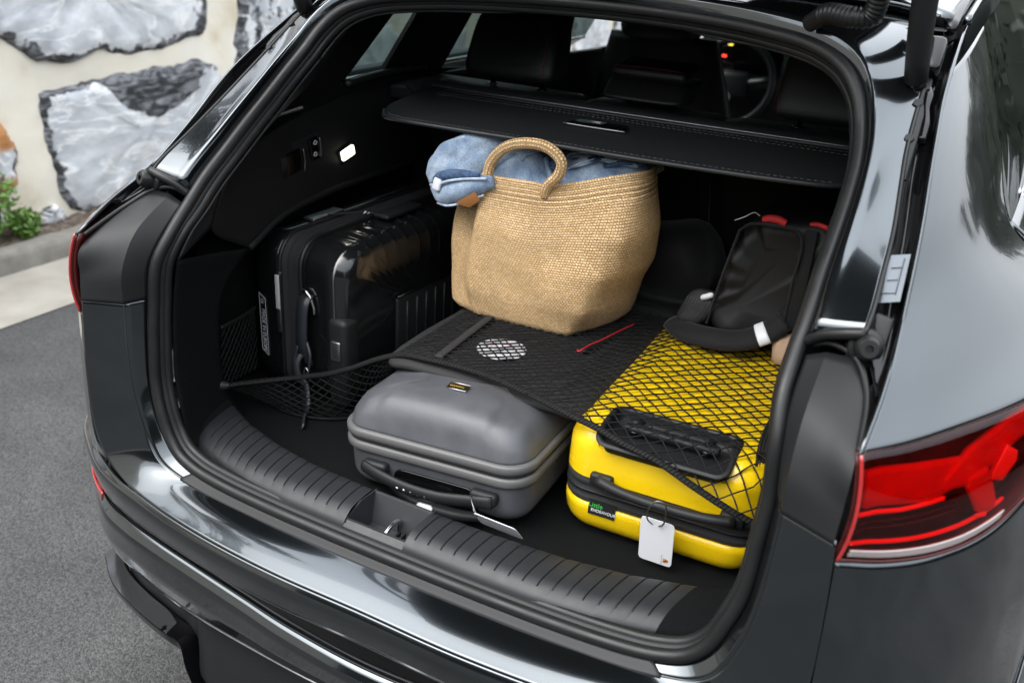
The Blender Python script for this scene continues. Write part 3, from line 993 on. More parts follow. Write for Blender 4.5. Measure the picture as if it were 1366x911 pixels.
bolt_heads = [(.578, .335, 1.402), (.574, .395, 1.442)]
for s in (-1, 1):
    def jmid(f, h):
        return [(a[0] * (1 - f) + b[0] * f, a[1] * (1 - f) + b[1] * f - .57 * h, a[2] * (1 - f) + b[2] * f + .8 * h) for a, b in zip(cr(Su, 30), cr(G1, 30))]

    loft("upper_jamb", [sd(cr(Su, 30), s), sd(jmid(.05, .013), s), sd(jmid(.12, .020), s), sd(jmid(.35, .0148), s), sd(jmid(.68, .0073), s), sd(cr(G1, 30), s)], paint, car, nu=60, nv=26, thick=.002, offset=0)
    g2u = [p for p in cr(G2[1:11], 30)]
    g1u = [p for p in cr(G1[:9], 30)]
    deep = [(a[0] * .5 + b[0] * .5 - .004, a[1] * .5 + b[1] * .5 + .022, a[2] * .5 + b[2] * .5 - .012) for a, b in zip(g1u, g2u)]
    gt = loft("drain_channel", [sd(g1u, s), sd([(a[0] + .006, a[1] + .018, a[2] - .009) for a in g1u], s), sd(deep, s), sd([(a[0] - .006, a[1] + .014, a[2] - .008) for a in g2u], s), sd(g2u, s)],
              black_gloss, car, nu=60, nv=13, linear=True, thick=.003)
    tube("channel_lip", sd(G1[:9], s), .0035, rubber, gt, n=60, seg=6)
    tube("body_edge", sd(G2, s), .0032, paint, car, n=90, seg=8)
    # quarter panel: below the tail light, and above it up to the roof rail
    loft("lower_quarter", [sd([(.622, -.128, .715), (.69, -.098, .70), (.75, -.052, .695), (.815, .005, .694), (.864, .06, .694), (.895, .16, .694), (.925, .45, .694), (.94, 1.0, .694), (.945, 2.2, .694)], s)] + [sd(r, s) for r in FL],
         paint, car, nu=90, nv=30, by='idx', thick=.003, offset=-s)
    loft("upper_quarter", [sd(r, s) for r in UP], paint, car, nu=60, nv=46, by='idx', thick=.003, offset=-s, u1=4.75)
    loft("belt_panel", [sd(cri(r, 60, 4.75, 8), s) for r in UP[:3]], paint, car, nu=60, nv=16, by='idx', thick=.003, offset=-s)
    # side glazing behind the rear pillar, with its bright frame
    sg = loft("side_window", [sd(cri(r, 60, 4.75, 8), s) for r in UP[2:]], glass, car, nu=60, nv=16, by='idx')
    tube("window_moulding", [(s * p[0] * 1.004, p[1], p[2] - .002) for p in cri(UP[2], 40, 5.7, 8)], .0065, chrome, sg, n=60, seg=8)
    # front part of the flank under the belt (door), a plain continuation
    loft("door", [sd([(.915, .5, 1.10), (.935, 1.0, 1.10), (.94, 2.2, 1.10)], s), sd([(.915, .5, 1.262), (.93, 1.0, 1.27), (.93, 2.2, 1.27)], s)], paint, car, nu=20, nv=6, thick=.003)
    # ---- tail light
    tl = empty("tail_light")
    tl.parent = car
    k = 36
    top, bot = cr(tail_top[:6], k), cr(tail_bot[:6], k)

    def tl_pt(u, v, out=0.0):
        """u along, v 0 bottom .. 1 top, out = distance off the surface"""
        i = u * (k - 1)
        i0 = min(int(i), k - 2)
        f_ = i - i0
        t_ = top[i0] * (1 - f_) + top[i0 + 1] * f_
        b_ = bot[i0] * (1 - f_) + bot[i0 + 1] * f_
        p = b_ * (1 - v) + t_ * v
        bulge = 0.012 * (1 - (2 * v - 1) ** 2)
        if out < 0:                       # the lamp gets shallow towards its inner edge
            out = out * min(1.0, .12 + u / .10)
        tg = (top[i0 + 1] - top[i0])
        nn = np.array([tg[1], -tg[0], 0.0])
        nn /= np.linalg.norm(nn)
        p = p + nn * (bulge + out)
        return (s * p[0], p[1], p[2])

    def tl_sheet(name, us, vlo, vhi, out, mt, thick, n=40, mv=6):
        V = []
        for a in np.linspace(0, 1, mv):
            for u in np.linspace(us[0], us[1], n):
                w = (u - us[0]) / (us[1] - us[0])
                lo = np.interp(w, np.linspace(0, 1, len(vlo)), vlo)
                hi = np.interp(w, np.linspace(0, 1, len(vhi)), vhi)
                V.append(tl_pt(u, lo + (hi - lo) * a, out))
        o = mesh_obj(name, V, grid_faces(mv, n), mt, tl)
        md = o.modifiers.new("thickness", 'SOLIDIFY')
        md.thickness = thick
        md.offset = -s
        return o

    tl_sheet("housing", (0, 1), [0], [1], -.030, lamp_back, .004, n=60, mv=10)
    # top, bottom and inner walls that close the lamp
    for vv in (0.0, 1.0):
        loft("housing_wall", [[tl_pt(u, vv, -.001) for u in np.linspace(0, 1, 30)], [tl_pt(u, vv, -.032) for u in np.linspace(0, 1, 30)]], lamp_back, tl, nu=40, nv=3, thick=.002)
    loft("housing_wall", [[tl_pt(0, v_, -.001) for v_ in np.linspace(0, 1, 8)], [tl_pt(0, v_, -.032) for v_ in np.linspace(0, 1, 8)]], lamp_back, tl, nu=12, nv=3, thick=.002)
    tl_sheet("light_guide", (.035, .36), [.52, .50, .47, .53], [.83, .81, .78, .74], -.012, red_guide, .008)
    tl_sheet("light_guide", (.29, .64), [.54, .52, .60, .68, .72], [.62, .80, .86, .91, .93], -.008, red_guide, .008)
    tl_sheet("light_guide", (.375, .515), [.50, .25, .20], [.58, .62, .28], -.005, red_guide, .006)
    tl_sheet("light_guide", (.46, .565), [.51, .46, .56], [.56, .74, .64], -.003, red_guide, .006)
    tl_sheet("light_bar", (.02, .30), [.455, .44, .455], [.48, .465, .48], -.010, red_bright, .004)
    tl_sheet("light_bar", (.435, .485), [.215, .18], [.245, .21], -.004, red_bright, .003)
    tl_sheet("light_bar", (.02, .58), [.17, .16, .16, .18], [.195, .185, .185, .205], -.008, red_bright, .004)
    tl_sheet("reverse_strip", (.02, .56), [.065, .06, .06, .09], [.135, .13, .13, .155], .0015, clear_strip, .004)
    for vv in np.linspace(.24, .42, 4):
        tl_sheet("reflector_rib", (.03, .40), [vv], [vv + .018], -.022, lamp_back, .006, mv=2)
    tl_sheet("lens", (0, 1), [0], [1], 0, red_lens, .003, n=60, mv=16)
    tube("lens_edge", [tl_pt(0, v_, .001) for v_ in np.linspace(0, 1, 10)], .0022, MATS['reflector_red'], tl, n=24, seg=8)
    tube("lens_edge", [tl_pt(u, .025, .001) for u in np.linspace(0, .75, 24)], .0022, lamp_back, tl, n=40, seg=6)
    tube("lens_rim", [tl_pt(u, 0.0, -.002) for u in np.linspace(0, 1, 30)], .0022, steel, tl, n=60, seg=6)

    # ---- matte closing panel beside the tail light, with a ridge, and the rubber stop above it
    T0 = [(.553, -0.0532, 1.0250), (.548, -0.0475, 1.085), (.541, -.015, 1.135), (.541, .035, 1.180)]
    T1 = [(.567, -0.0932, 1.0250), (.566, -0.0875, 1.085), (.565, -.05, 1.145), (.565, .030, 1.192)]
    T2 = [(.602, -0.1087, 1.0250), (.602, -0.1020, 1.08), (.601, -.073, 1.135), (.598, .028, 1.194)]
    T3 = [(.633, -0.1222, 1.0250), (.634, -0.1165, 1.07), (.634, -.105, 1.12), (.622, -.01, 1.172)]
    T4 = [(.645, -0.0632, 1.0250), (.645, -0.0575, 1.07), (.642, -.06, 1.12), (.632, .03, 1.178)]
    tp = loft("closing_panel", [sd(x, s) for x in (T0, T1, T2, T3, T4)], black_plastic, car, nu=24, nv=25, by='idx', linear=True, thick=.004, auto=25)
    tube("panel_seam", sd([(.567, -.0915, 1.0245), (.602, -.107, 1.0245), (.634, -.1205, 1.0245)], s), .0011, paint, tp, n=14, seg=6)
    tube("jamb_foot", sd([(.537, .046, 1.195), (.555, .034, 1.213), (.58, .026, 1.224), (.604, .026, 1.230)], s), .0075, rubber, tp, n=16, seg=8)
    tube("panel_lip", sd([(.541, .048, 1.190), (.565, .040, 1.202), (.598, .028, 1.197), (.622, -.01, 1.175), (.636, -.10, 1.137)], s), .0042, rubber, tp, n=30, seg=8)
    tube("panel_ridge", sd([(.60, -.1060, 1.04), (.600, -.1005, 1.08), (.599, -.077, 1.13)], s), .0016, trim_plastic, tp, n=12, seg=6)
    st = lathe("bump_stop", [(.0, -.030), (.022, -.030), (.023, 0), (.0215, .008), (.0165, .012), (.0145, .028), (.011, .032), (.005, .032), (.005, .026), (.0, .026)], rubber, car, loc=(s * .606, .040, 1.209), axis=(s * .25, -.93, .28), seg=24)
    plate("stop_base", [(s * .584, .055, 1.172), (s * .628, .055, 1.172), (s * .630, .085, 1.234), (s * .586, .09, 1.240)], .02, black_plastic, st, direction=(0, -.9, .4), bev=.006, smooth=True)
    # ---- hinge bracket, bolts and the lower end of the power strut
    hb = plate("hinge_bracket", [(s * .570, .27, 1.365), (s * .592, .27, 1.362), (s * .586, .40, 1.452), (s * .582, .45, 1.487), (s * .566, .45, 1.487), (s * .562, .38, 1.44)], .014, black_plastic, car, direction=(s * .1, -.75, .6), bev=.004, smooth=True)
    for b in bolt_heads:
        lathe("bolt", [(.0, 0), (.0085, 0), (.0085, .004), (.006, .007), (.006, .011), (.0, .011)], black_plastic, hb, loc=(s * b[0], b[1] - .012, b[2] + .009), axis=(s * .1, -.75, .6), seg=14)
    sp = tube("tailgate_strut", [(s * .563, .405, 1.484), (s * .557, .36, 1.575), (s * .552, .27, 1.93)], [.0165, .0185, .0185], black_plastic, car, n=14, seg=18)
    tube("strut_joint", [(s * .575, .43, 1.45), (s * .570, .418, 1.466), (s * .564, .407, 1.482)], [.010, .012, .014], black_gloss, sp, n=8, seg=12)
    lathe("ball_joint", [(0, -.011), (.010, -.007), (.0125, 0), (.010, .007), (0, .011)], steel, sp, loc=(s * .575, .428, 1.446), axis=(1, 0, 0), seg=14)
    rbox("hinge_foot", (.030, .07, .05), black_gloss, car, (s * .575, .455, 1.505), rot=(R(38), 0, 0), bev=.010)
    tube("drain_hose", sd([(.595, .33, 1.412), (.592, .36, 1.432), (.586, .385, 1.452), (.583, .41, 1.466), (.576, .43, 1.478)], s), [.007, .009, .006, .009, .006], black_gloss, car, n=30, seg=10)
    # pressed bead round the hinge pocket
    tube("pressed_bead", sd([(.50, .40, 1.492), (.515, .43, 1.507), (.535, .45, 1.512), (.555, .44, 1.498), (.562, .41, 1.475)], s), .005, paint, car, n=30, seg=10)
    # hinge arm further up, near the roof
    tube("hinge_arm", [(s * .545, .50, 1.55), (s * .548, .46, 1.60), (s * .548, .44, 1.68), (s * .545, .40, 1.82)], .016, black_gloss, car, n=16, seg=10)
    # corrugated cable sleeve running from the roof frame to the tailgate
    P = cr([(s * .395, .43, 1.545), (s * .425, .40, 1.563), (s * .46, .385, 1.562), (s * .485, .385, 1.565), (s * .495, .37, 1.60), (s * .49, .33, 1.68)], 150)
    rr = [.0135 + (.0022 if (i // 2) % 2 else 0.0) if 20 < i < 95 else .0135 for i in range(150)]
    tube("cable_sleeve", P, rr, rubber, car, seg=14, smooth_path=False)

# roof and roof ditch mouldings
roofc = [(0, .63, 1.575), (.2, .62, 1.573), (.42, .60, 1.568), (.53, .58, 1.558), (.575, .57, 1.545)]
roof2 = [(0, .95, 1.612), (.2, .95, 1.61), (.42, .95, 1.60), (.53, .95, 1.585), (.585, .95, 1.572)]
roof3 = [(0, 1.8, 1.645), (.2, 1.8, 1.643), (.42, 1.8, 1.632), (.53, 1.8, 1.61), (.58, 1.8, 1.59)]
roof4 = [(0, 2.8, 1.61), (.2, 2.8, 1.608), (.42, 2.8, 1.595), (.53, 2.8, 1.57), (.57, 2.8, 1.55)]
loft("roof", [full(roofc), full(roof2), full(roof3), full(roof4)], paint, car, nu=60, nv=30, thick=.02, offset=1)
for s in (-1, 1):
    tube("roof_rail", sd([(.600, .62, 1.556), (.602, .8, 1.578), (.604, 1.2, 1.602), (.6, 2.0, 1.605)], s), 1.0, paint, car, n=40, prof=[(-.006, -.006), (.006, -.006), (.004, .006), (-.004, .006)])
    tube("roof_ditch", sd([(.583, .55, 1.545), (.585, .7, 1.575), (.588, 1.2, 1.602), (.585, 2.0, 1.60)], s), .009, black_gloss, car, n=40, seg=8)

# ---- raised tailgate, overhead and out of the picture but shading and mirrored in the paint
tg = empty("tailgate")
tg.parent = car
gr = []
for (y, z, w) in ((.60, 1.61, .49), (.47, 1.74, .50), (.28, 1.90, .515), (.09, 2.07, .54), (-.06, 2.20, .55), (-.13, 2.26, .53)):
    gr.append([(-w, y + .03, z - .05), (-w * .96, y, z), (-w * .6, y - .015, z + .02), (0, y - .02, z + .028), (w * .6, y - .015, z + .02), (w * .96, y, z), (w, y + .03, z - .05)])
loft("tailgate_skin", gr, paint, tg, nu=40, nv=31, thick=.01)
loft("tailgate_lining", [[(x * .95, y + .02, z - .045) for x, y, z in r] for r in gr], lining, tg, nu=30, nv=16, thick=.01)
loft("tailgate_glass", [[(x * .8, y - .012, z + .024) for x, y, z in r[1:6]] for r in gr[1:4]], black_gloss, tg, nu=30, nv=12, thick=.004)
loft("tailgate_lower", [gr[5], [(x * .98, y + .02, z - .10) for x, y, z in gr[5]], [(x * .93, y + .10, z - .13) for x, y, z in gr[5]]], paint, tg, nu=40, nv=12, thick=.01)

# ================================================================== boot and cabin
ZF = 0.70      # boot floor
# ---- load sill trim: ribbed left and right of the latch pocket
sill_out = [(0, -.086), (.12, -.086), (.24, -.083), (.34, -.073), (.42, -.054), (.49, -.034), (.52, -.02)]
sill_in = [(0, .014), (.12, .016), (.24, .024), (.34, .042), (.43, .070), (.50, .105), (.535, .128)]


def sill_y(tab, x):
    return float(np.interp(abs(x), [p[0] for p in tab], [p[1] for p in tab]))


def sill_part(name, x0, x1, groove_xs, mt, parent):
    xs = set(np.linspace(x0, x1, 40).tolist())
    for g in groove_xs:
        for d in (-.0040, -.0016, 0, .0016, .0040):
            if x0 <= g + d <= x1:
                xs.add(g + d)
    xs = sorted(xs)
    prof = [(-.02, .722), (0, .738), (.06, .746), (.16, .752), (.24, .756), (.34, .758), (.5, .7585), (.7, .758), (.88, .756), (.96, .751), (1.0, .742), (1.01, ZF - .005)]
    V = []
    for t, z in prof:
        for x in xs:
            g = min([abs(x - q) for q in groove_xs] + [1])
            cut = 0.003 if (g < .0009 and .18 < t <= 1.0) else 0
            swell = 0.0005 * (1 if .1 < t < .99 else 0) * (1 - max(0, 1 - g / .006))
            a, b = sill_y(sill_out, x), sill_y(sill_in, x)
            V.append((x + .03 * (t - .3) * (x / .5), a + (b - a) * t, z - cut + swell))
    o = mesh_obj(name, V, grid_faces(len(prof), len(xs)), mt, parent)
    o.data.set_sharp_from_angle(angle=R(38))
    return o


sill = empty("load_sill")
sill.parent = car
gl = [-.475 + .0243 * i for i in range(15)]
gr_ = [.022 + .0243 * i for i in range(17)]
sill_part("ribbed_trim", -.505, -.112, gl, trim_plastic, sill)
sill_part("ribbed_trim", .008, .432, gr_, trim_plastic, sill)
sill_part("corner_carpet", .4325, .545, [], carpet, sill)
sill_part("corner_carpet", -.545, -.5055, [], carpet, sill)
# latch pocket between the ribbed parts: rim, recessed walls, striker
px0, px1 = -.112, .008
zt = .757


def pk(x, t):
    return sill_y(sill_out, x) + (sill_y(sill_in, x) - sill_y(sill_out, x)) * t


def quad_sheet(name, rows, mt, parent, thick=.003):
    V = [p for r in rows for p in r]
    o = mesh_obj(name, V, grid_faces(len(rows), len(rows[0])), mt, parent, smooth=False)
    md = o.modifiers.new("thickness", 'SOLIDIFY')
    md.thickness = thick
    return o


quad_sheet("pocket_rim", [[(px0, pk(px0, 0), .738), (px1, pk(px1, 0), .738)], [(px0, pk(px0, .12), .747), (px1, pk(px1, .12), .747)]], trim_plastic, sill)
quad_sheet("pocket_rim", [[(px0, pk(px0, .90), .7575), (px1, pk(px1, .90), .7575)], [(px0, pk(px0, 1.0), .745), (px1, pk(px1, 1.0), .745)], [(px0, pk(px0, 1.01), .70), (px1, pk(px1, 1.01), .70)]], trim_plastic, sill)
quad_sheet("pocket_wall", [[(px0, pk(px0, .92), zt), (px1, pk(px1, .92), zt)], [(px0 + .01, pk(px0, .66), .708), (px1 - .01, pk(px1, .66), .708)], [(px0 + .01, pk(px0, .14), .700), (px1 - .01, pk(px1, .14), .700)], [(px0, pk(px0, .10), .747), (px1, pk(px1, .10), .747)]], trim_plastic, sill)
for x, xi in ((px0, px0 + .012), (px1, px1 - .004)):
    quad_sheet("pocket_wall", [[(x, pk(x, .05), .744), (x, pk(x, .5), .759), (x, pk(x, .95), .757)], [(xi, pk(xi, .12), .699), (xi, pk(xi, .5), .699), (xi, pk(xi, .7), .699)]], trim_plastic, sill)
rbox("latch_well", (.046, .034, .010), black_gloss, sill, (-.026, -.044, .703), bev=.004)
tube("latch_striker", [(-.045, -.058, .704), (-.045, -.058, .728), (-.045, -.020, .733), (-.045, -.020, .706)], .0042, chrome, sill, n=24, seg=10)
for i in range(3):
    rbox("latch_rib", (.004, .026, .020), black_plastic, sill, (-.034 + i * .010, -.042, .713), bev=.001, seg=1)

# ---- carpet floor
fl = mesh_obj("boot_floor", [(x, y, ZF + rng.normal(0, .0004)) for y in np.linspace(.0, 1.02, 40) for x in np.linspace(-.68, .68, 50)], grid_faces(40, 50), carpet, car)
md = fl.modifiers.new("thickness", 'SOLIDIFY')
md.thickness = .02
md.offset = -1

# ---- side trims: carpeted lip behind the seal, deep niche, upper panel
inr = inward(S, .024, .034)


def inn(i, dx=0, dy=0, dz=0):
    p = inr[i]
    return (p[0] + dx, p[1] + dy, p[2] + dz)


for s in (-1, 1):
    a = [inn(5, .012, .0, -.02), inn(6, .006, 0, -.012), inn(7), inn(8), inn(9), inn(10), inn(11)]
    b = [(.512, .05, .722), (.525, .04, .745), (.535, .035, .80), (.54, .035, .87), (.543, .04, .94), (.545, .055, 1.01), (.542, .09, 1.07)]
    c = [(.553, .16, .70), (.553, .13, .73), (.553, .105, .80), (.555, .105, .88), (.557, .115, .95), (.558, .145, 1.00), (.552, .20, 1.05)]
    loft("side_carpet", [sd(x, s) for x in (a, b, c)], carpet, car, nu=40, nv=16, by='idx', thick=.004)
    # niche wall and its return
    loft("niche_wall", [sd(c, s), sd([(.60, .19, .70), (.60, .16, .74), (.60, .14, .80), (.60, .135, .88), (.60, .145, .95), (.60, .17, 1.0), (.60, .22, 1.05)], s), sd([(.665, .20, .70), (.665, .2, .76), (.665, .2, .82), (.665, .2, .88), (.665, .2, .95), (.665, .21, 1.02), (.66, .23, 1.08)], s), sd([(.665, 1.02, .70), (.665, 1.02, .76), (.665, 1.0, .82), (.665, .99, .88), (.665, .98, .95), (.665, .96, 1.02), (.65, .95, 1.10)], s)], carpet, car, nu=24, nv=22, by='idx', thick=.004)
    # upper side panel from the niche edge to the window line
    u0 = [inn(11), inn(12), inn(13), inn(14), inn(15), inn(16)]
    lo = [(.552, .20, 1.05), (.556, .30, 1.09), (.560, .42, 1.105), (.565, .60, 1.11), (.57, .8, 1.11), (.575, 1.05, 1.11)]
    mi = [(.545, .10, 1.12), (.556, .25, 1.15), (.562, .38, 1.165), (.567, .58, 1.17), (.572, .8, 1.175), (.578, 1.05, 1.175)]
    hi = [(.545, .17, 1.24), (.565, .33, 1.27), (.585, .47, 1.285), (.595, .62, 1.295), (.60, .8, 1.30), (.605, 1.1, 1.30)]
    up = loft("upper_side_trim", [sd(x, s) for x in (lo, mi, hi)], lining, car, nu=40, nv=16, by='idx', thick=.004)
    loft("pillar_trim", [sd([inn(i) for i in (11, 12, 13, 14, 15, 16, 17, 18, 19, 20)], s), sd([(.545, .10, 1.12), (.545, .13, 1.18), (.547, .17, 1.24), (.556, .22, 1.255), (.572, .30, 1.28), (.582, .38, 1.31), (.582, .46, 1.35), (.57, .50, 1.40), (.555, .53, 1.44), (.53, .55, 1.48)], s)], trim_plastic, car, nu=40, nv=8, by='idx', thick=.004)
    # rim of the niche
    tube("niche_rim", sd([(.552, .20, 1.05), (.556, .30, 1.09), (.560, .42, 1.105), (.565, .60, 1.11), (.57, .8, 1.11)], s), .008, lining, up, n=40, seg=8)

# window wall inside the cabin, left and right: belt strip, pillars, glass
for s in (-1, 1):
    X = .615

    def wq(name, pts, mt, t=.012, par=car, s=s, X=X):
        return plate(name, [(s * (X - .0 - max(0, z - 1.3) * .25), y, z) for y, z in pts], t, mt, par, direction=(s, 0, 0))

    belt = wq("belt_trim", [(.46, 1.285), (.575, 1.312), (.90, 1.318), (1.2, 1.29), (3.1, 1.26), (3.1, 1.0), (1.1, 1.0), (1.1, 1.2), (.5, 1.2)], lining)
    tube("belt_rail", sd([(.600, .575, 1.318), (.601, .72, 1.326), (.602, .9, 1.322)], s), 1.0, trim_plastic, belt, n=16, prof=[(-.008, -.006), (.008, -.006), (.008, .006), (-.008, .006)])
    tube("belt_rail", sd([(.602, .96, 1.295), (.602, 1.3, 1.29), (.602, 2.0, 1.275)], s), 1.0, trim_plastic, belt, n=16, prof=[(-.008, -.006), (.008, -.006), (.008, .006), (-.008, .006)])
    wq("rear_pillar", [(.30, 1.27), (.46, 1.285), (.575, 1.312), (.735, 1.468), (.80, 1.53), (.50, 1.53), (.36, 1.40)], lining)
    wq("door_pillar", [(.72, 1.316), (.90, 1.317), (.985, 1.30), (1.10, 1.468), (1.14, 1.53), (.90, 1.53), (.83, 1.468)], lining)
    wq("centre_pillar", [(1.62, 1.28), (1.76, 1.278), (1.72, 1.53), (1.58, 1.53)], lining)
    wq("roof_trim", [(.735, 1.468), (.83, 1.468), (1.10, 1.468), (2.7, 1.46), (2.7, 1.56), (.6, 1.56)], lining)
headliner = mesh_obj("headliner", [(-.58, .52, 1.545), (.58, .52, 1.545), (.58, 1.2, 1.565), (-.58, 1.2, 1.565), (.58, 2.7, 1.56), (-.58, 2.7, 1.56)], [(0, 1, 2, 3), (3, 2, 4, 5)], lining, car)
inr_top = [inr[i] for i in range(19, 26)]
loft("header_trim", [full([tuple(inr[i]) for i in range(25, 18, -1)]), full([(0, .575, 1.545), (.2, .555, 1.543), (.33, .52, 1.54), (.42, .49, 1.53), (.47, .50, 1.51), (.52, .53, 1.49), (.545, .55, 1.46)])], trim_plastic, car, nu=60, nv=6, by='idx', thick=.004)
# windscreen and front bulkhead
plate("windscreen", [(-.62, 3.35, 1.10), (.62, 3.35, 1.10), (.52, 2.72, 1.55), (-.52, 2.72, 1.55)], .005, MATS.setdefault("clear", glass), car)
rbox("dashboard", (1.3, .5, .26), lining, car, (0, 3.2, .99), bev=.05)
plate("cabin_floor", [(-.65, 1.0, .45), (.65, 1.0, .45), (.65, 3.4, .45), (-.65, 3.4, .45)], .02, lining, car)
plate("front_bulkhead", [(-.65, 3.4, .45), (.65, 3.4, .45), (.65, 3.4, 1.08), (-.65, 3.4, 1.08)], .02, lining, car)

# ---- rear seat: backrest in three pieces, head restraints
rs = empty("rear_seat")
rs.parent = car
for x0, x1 in ((-.672, -.17), (-.166, .155), (.159, .672)):
    V = []
    prof = [(.985, .70), (.94, .95), (.875, 1.18), (.845, 1.255), (.86, 1.293), (.90, 1.302), (.97, 1.298), (1.03, 1.27), (1.08, 1.1)]
    for y, z in cr([(0, a, b) for a, b in prof], 40)[:, 1:]:
        for x in np.linspace(x0, x1, 14):
            e = min(x - x0, x1 - x)
            V.append((x, y, z - .008 * max(0, 1 - e / .02) ** 2))
    o = mesh_obj("backrest", V, grid_faces(40, 14), leather if True else None, rs)
    md = o.modifiers.new("thickness", 'SOLIDIFY')
    md.thickness = .01


def headrest(x0, x1, z0, z1, y, depth, par, low=False):
    cx, w = (x0 + x1) / 2, (x1 - x0) / 2
    V = []
    nz, na = 18, 40
    for j in range(nz):
        t = j / (nz - 1)
        zz = z0 + (z1 - z0) * t
        sc = (1 - abs(2 * t - 1) ** 5) ** 0.5 if 0 < t < 1 else 0.0
        ww = w * (0.86 + .14 * sc) * (1.0 if low else (1.02 - .16 * t ** 2)) if 0 < t < 1 else w * .8
        if t in (0, 1):
            ww, dd = w * .78, depth * .5
        else:
            dd = depth * (.6 + .4 * sc)
        for i in range(na):
            a = 2 * math.pi * i / na
            ca, sa = math.cos(a), math.sin(a)
            e = .42
            V.append((cx + ww * math.copysign(abs(ca) ** e, ca), y + dd * math.copysign(abs(sa) ** e, sa) + .05 * t, zz))
    F = grid_faces(nz, na, closed_u=True)
    F.append(tuple(range(na - 1, -1, -1)))
    F.append(tuple((nz - 1) * na + i for i in range(na)))
    h = mesh_obj("headrest", V, F, leather, par)
    for sx in (-.55, .55):
        lathe("headrest_post", [(.016, 0), (.014, .012), (.007, .014), (.007, .06)], black_gloss, h, loc=(cx + sx * w, y + .02, z0 - .03), axis='Z', seg=14)
    return h


hl = headrest(-.475, -.235, 1.322, 1.475, .90, .055, rs)
hc = headrest(-.112, .082, 1.318, 1.362, .90, .07, rs, low=True)
hr = headrest(.262, .50, 1.322, 1.475, .90, .055, rs)
# raised upper cushion of the centre restraint and red stitch lines
rbox("cushion_top", (.175, .10, .03), leather, hc, (-.015, .93, 1.378), bev=.014, rot=(R(8), 0, 0))
tube("stitch", [(-.095, .876, 1.387), (-.04, .873, 1.389), (.02, .873, 1.389), (.07, .876, 1.387)], .0007, red_stitch, hc, n=20, seg=5)
tube("stitch", [(-.262, .8445, 1.333), (-.252, .846, 1.38), (-.258, .858, 1.43), (-.285, .872, 1.462), (-.33, .88, 1.471)], .0006, red_stitch, hl, n=24, seg=5)
tube("stitch", [(.282, .8445, 1.333), (.278, .848, 1.39), (.29, .862, 1.44), (.32, .874, 1.466)], .0006, red_stitch, hr, n=24, seg=5)
# ---- front seats and steering wheel
for cx in (-.36, .36):
    fs = empty("front_seat")
    fs.parent = car
    V = []
    for j in range(24):
        t = j / 23
        z = .75 + .60 * t
        w = .25 - .06 * max(0, t - .55) ** 1.2 * 3
        d = .07 * (1 - .5 * t)
        for i in range(32):
            a = 2 * math.pi * i / 32
            ca, sa = math.cos(a), math.sin(a)
            V.append((cx + w * math.copysign(abs(ca) ** .5, ca), 1.95 + .12 * (1 - t) + d * math.copysign(abs(sa) ** .5, sa), z))
    F = grid_faces(24, 32, closed_u=True)
    F += [tuple(range(31, -1, -1)), tuple(23 * 32 + i for i in range(32))]
    mesh_obj("seat_back", V, F, leather, fs)
    rbox("headrest", (.27, .10, .19), leather, fs, (cx, 1.92, 1.43), bev=.04, seg=4)
    rbox("seat_cushion", (.5, .5, .16), leather, fs, (cx, 2.3, .72), bev=.05, seg=3)
sw = tube("steering_wheel", [(-.36 + .175 * math.cos(a), 2.86 + .06 * math.sin(a) * 0 + .05 * math.sin(a), 1.10 + .165 * math.sin(a)) for a in np.linspace(0, 2 * math.pi, 24, endpoint=False)], .016, trim_plastic, car, n=60, seg=10, closed=True)
rbox("hub", (.15, .06, .11), trim_plastic, sw, (-.36, 2.88, 1.09), bev=.02)
for a in (R(10), R(170), R(270)):
    tube("spoke", [(-.36, 2.88, 1.09), (-.36 + .17 * math.cos(a), 2.86 + .05 * math.sin(a), 1.10 + .16 * math.sin(a))], .014, steel, sw, n=6, seg=8)
rbox("instrument_screen", (.34, .02, .13), black_gloss, car, (-.36, 3.02, 1.18), bev=.006)
rbox("warning_light", (.02, .004, .012), dash_red, car, (-.44, 3.006, 1.185), bev=.002)
rbox("warning_light", (.02, .004, .010), dash_yellow, car, (-.42, 3.006, 1.235), bev=.002)

# ---- roll-out boot cover
cv = empty("boot_cover")
cv.parent = car
rear = [(-.478, .55, 1.282), (-.44, .50, 1.2805), (-.38, .478, 1.2835), (-.25, .470, 1.286), (-.1, .470, 1.288), (.1, .472, 1.288), (.25, .485, 1.287), (.38, .505, 1.286), (.47, .54, 1.284), (.49, .58, 1.284)]
midr = [(-.487, .60, 1.290), (-.45, .58, 1.294), (-.38, .57, 1.297), (-.25, .57, 1.30), (-.1, .57, 1.302), (.1, .572, 1.302), (.25, .58, 1.301), (.38, .59, 1.299), (.47, .61, 1.294), (.492, .63, 1.290)]
front = [(-.50, .76, 1.299), (-.45, .76, 1.299), (-.38, .76, 1.299), (-.25, .76, 1.299), (-.1, .762, 1.299), (.1, .765, 1.299), (.25, .77, 1.299), (.38, .775, 1.299), (.47, .78, 1.299), (.50, .78, 1.299)]
sheet = loft("cover_sheet", [rear, midr, front], cover_cloth, cv, nu=80, nv=20, thick=.004, offset=-1)
tube("edge_bead", [(p[0], p[1], p[2] - .002) for p in rear], .0045, trim_plastic, cv, n=80, seg=8)
tube("cassette", [(-.53, .79, 1.292), (0, .795, 1.292), (.53, .80, 1.292)], .022, black_plastic, cv, n=12, seg=14)
tube("cassette_edge", [(-.50, .768, 1.304), (0, .772, 1.304), (.51, .782, 1.304)], .0022, steel, cv, n=12, seg=6)
def on_sheet(x, k):
    """height of the cover at x, k metres in from the rear edge"""
    yr = float(np.interp(x, [p[0] for p in rear], [p[1] for p in rear]))
    return yr


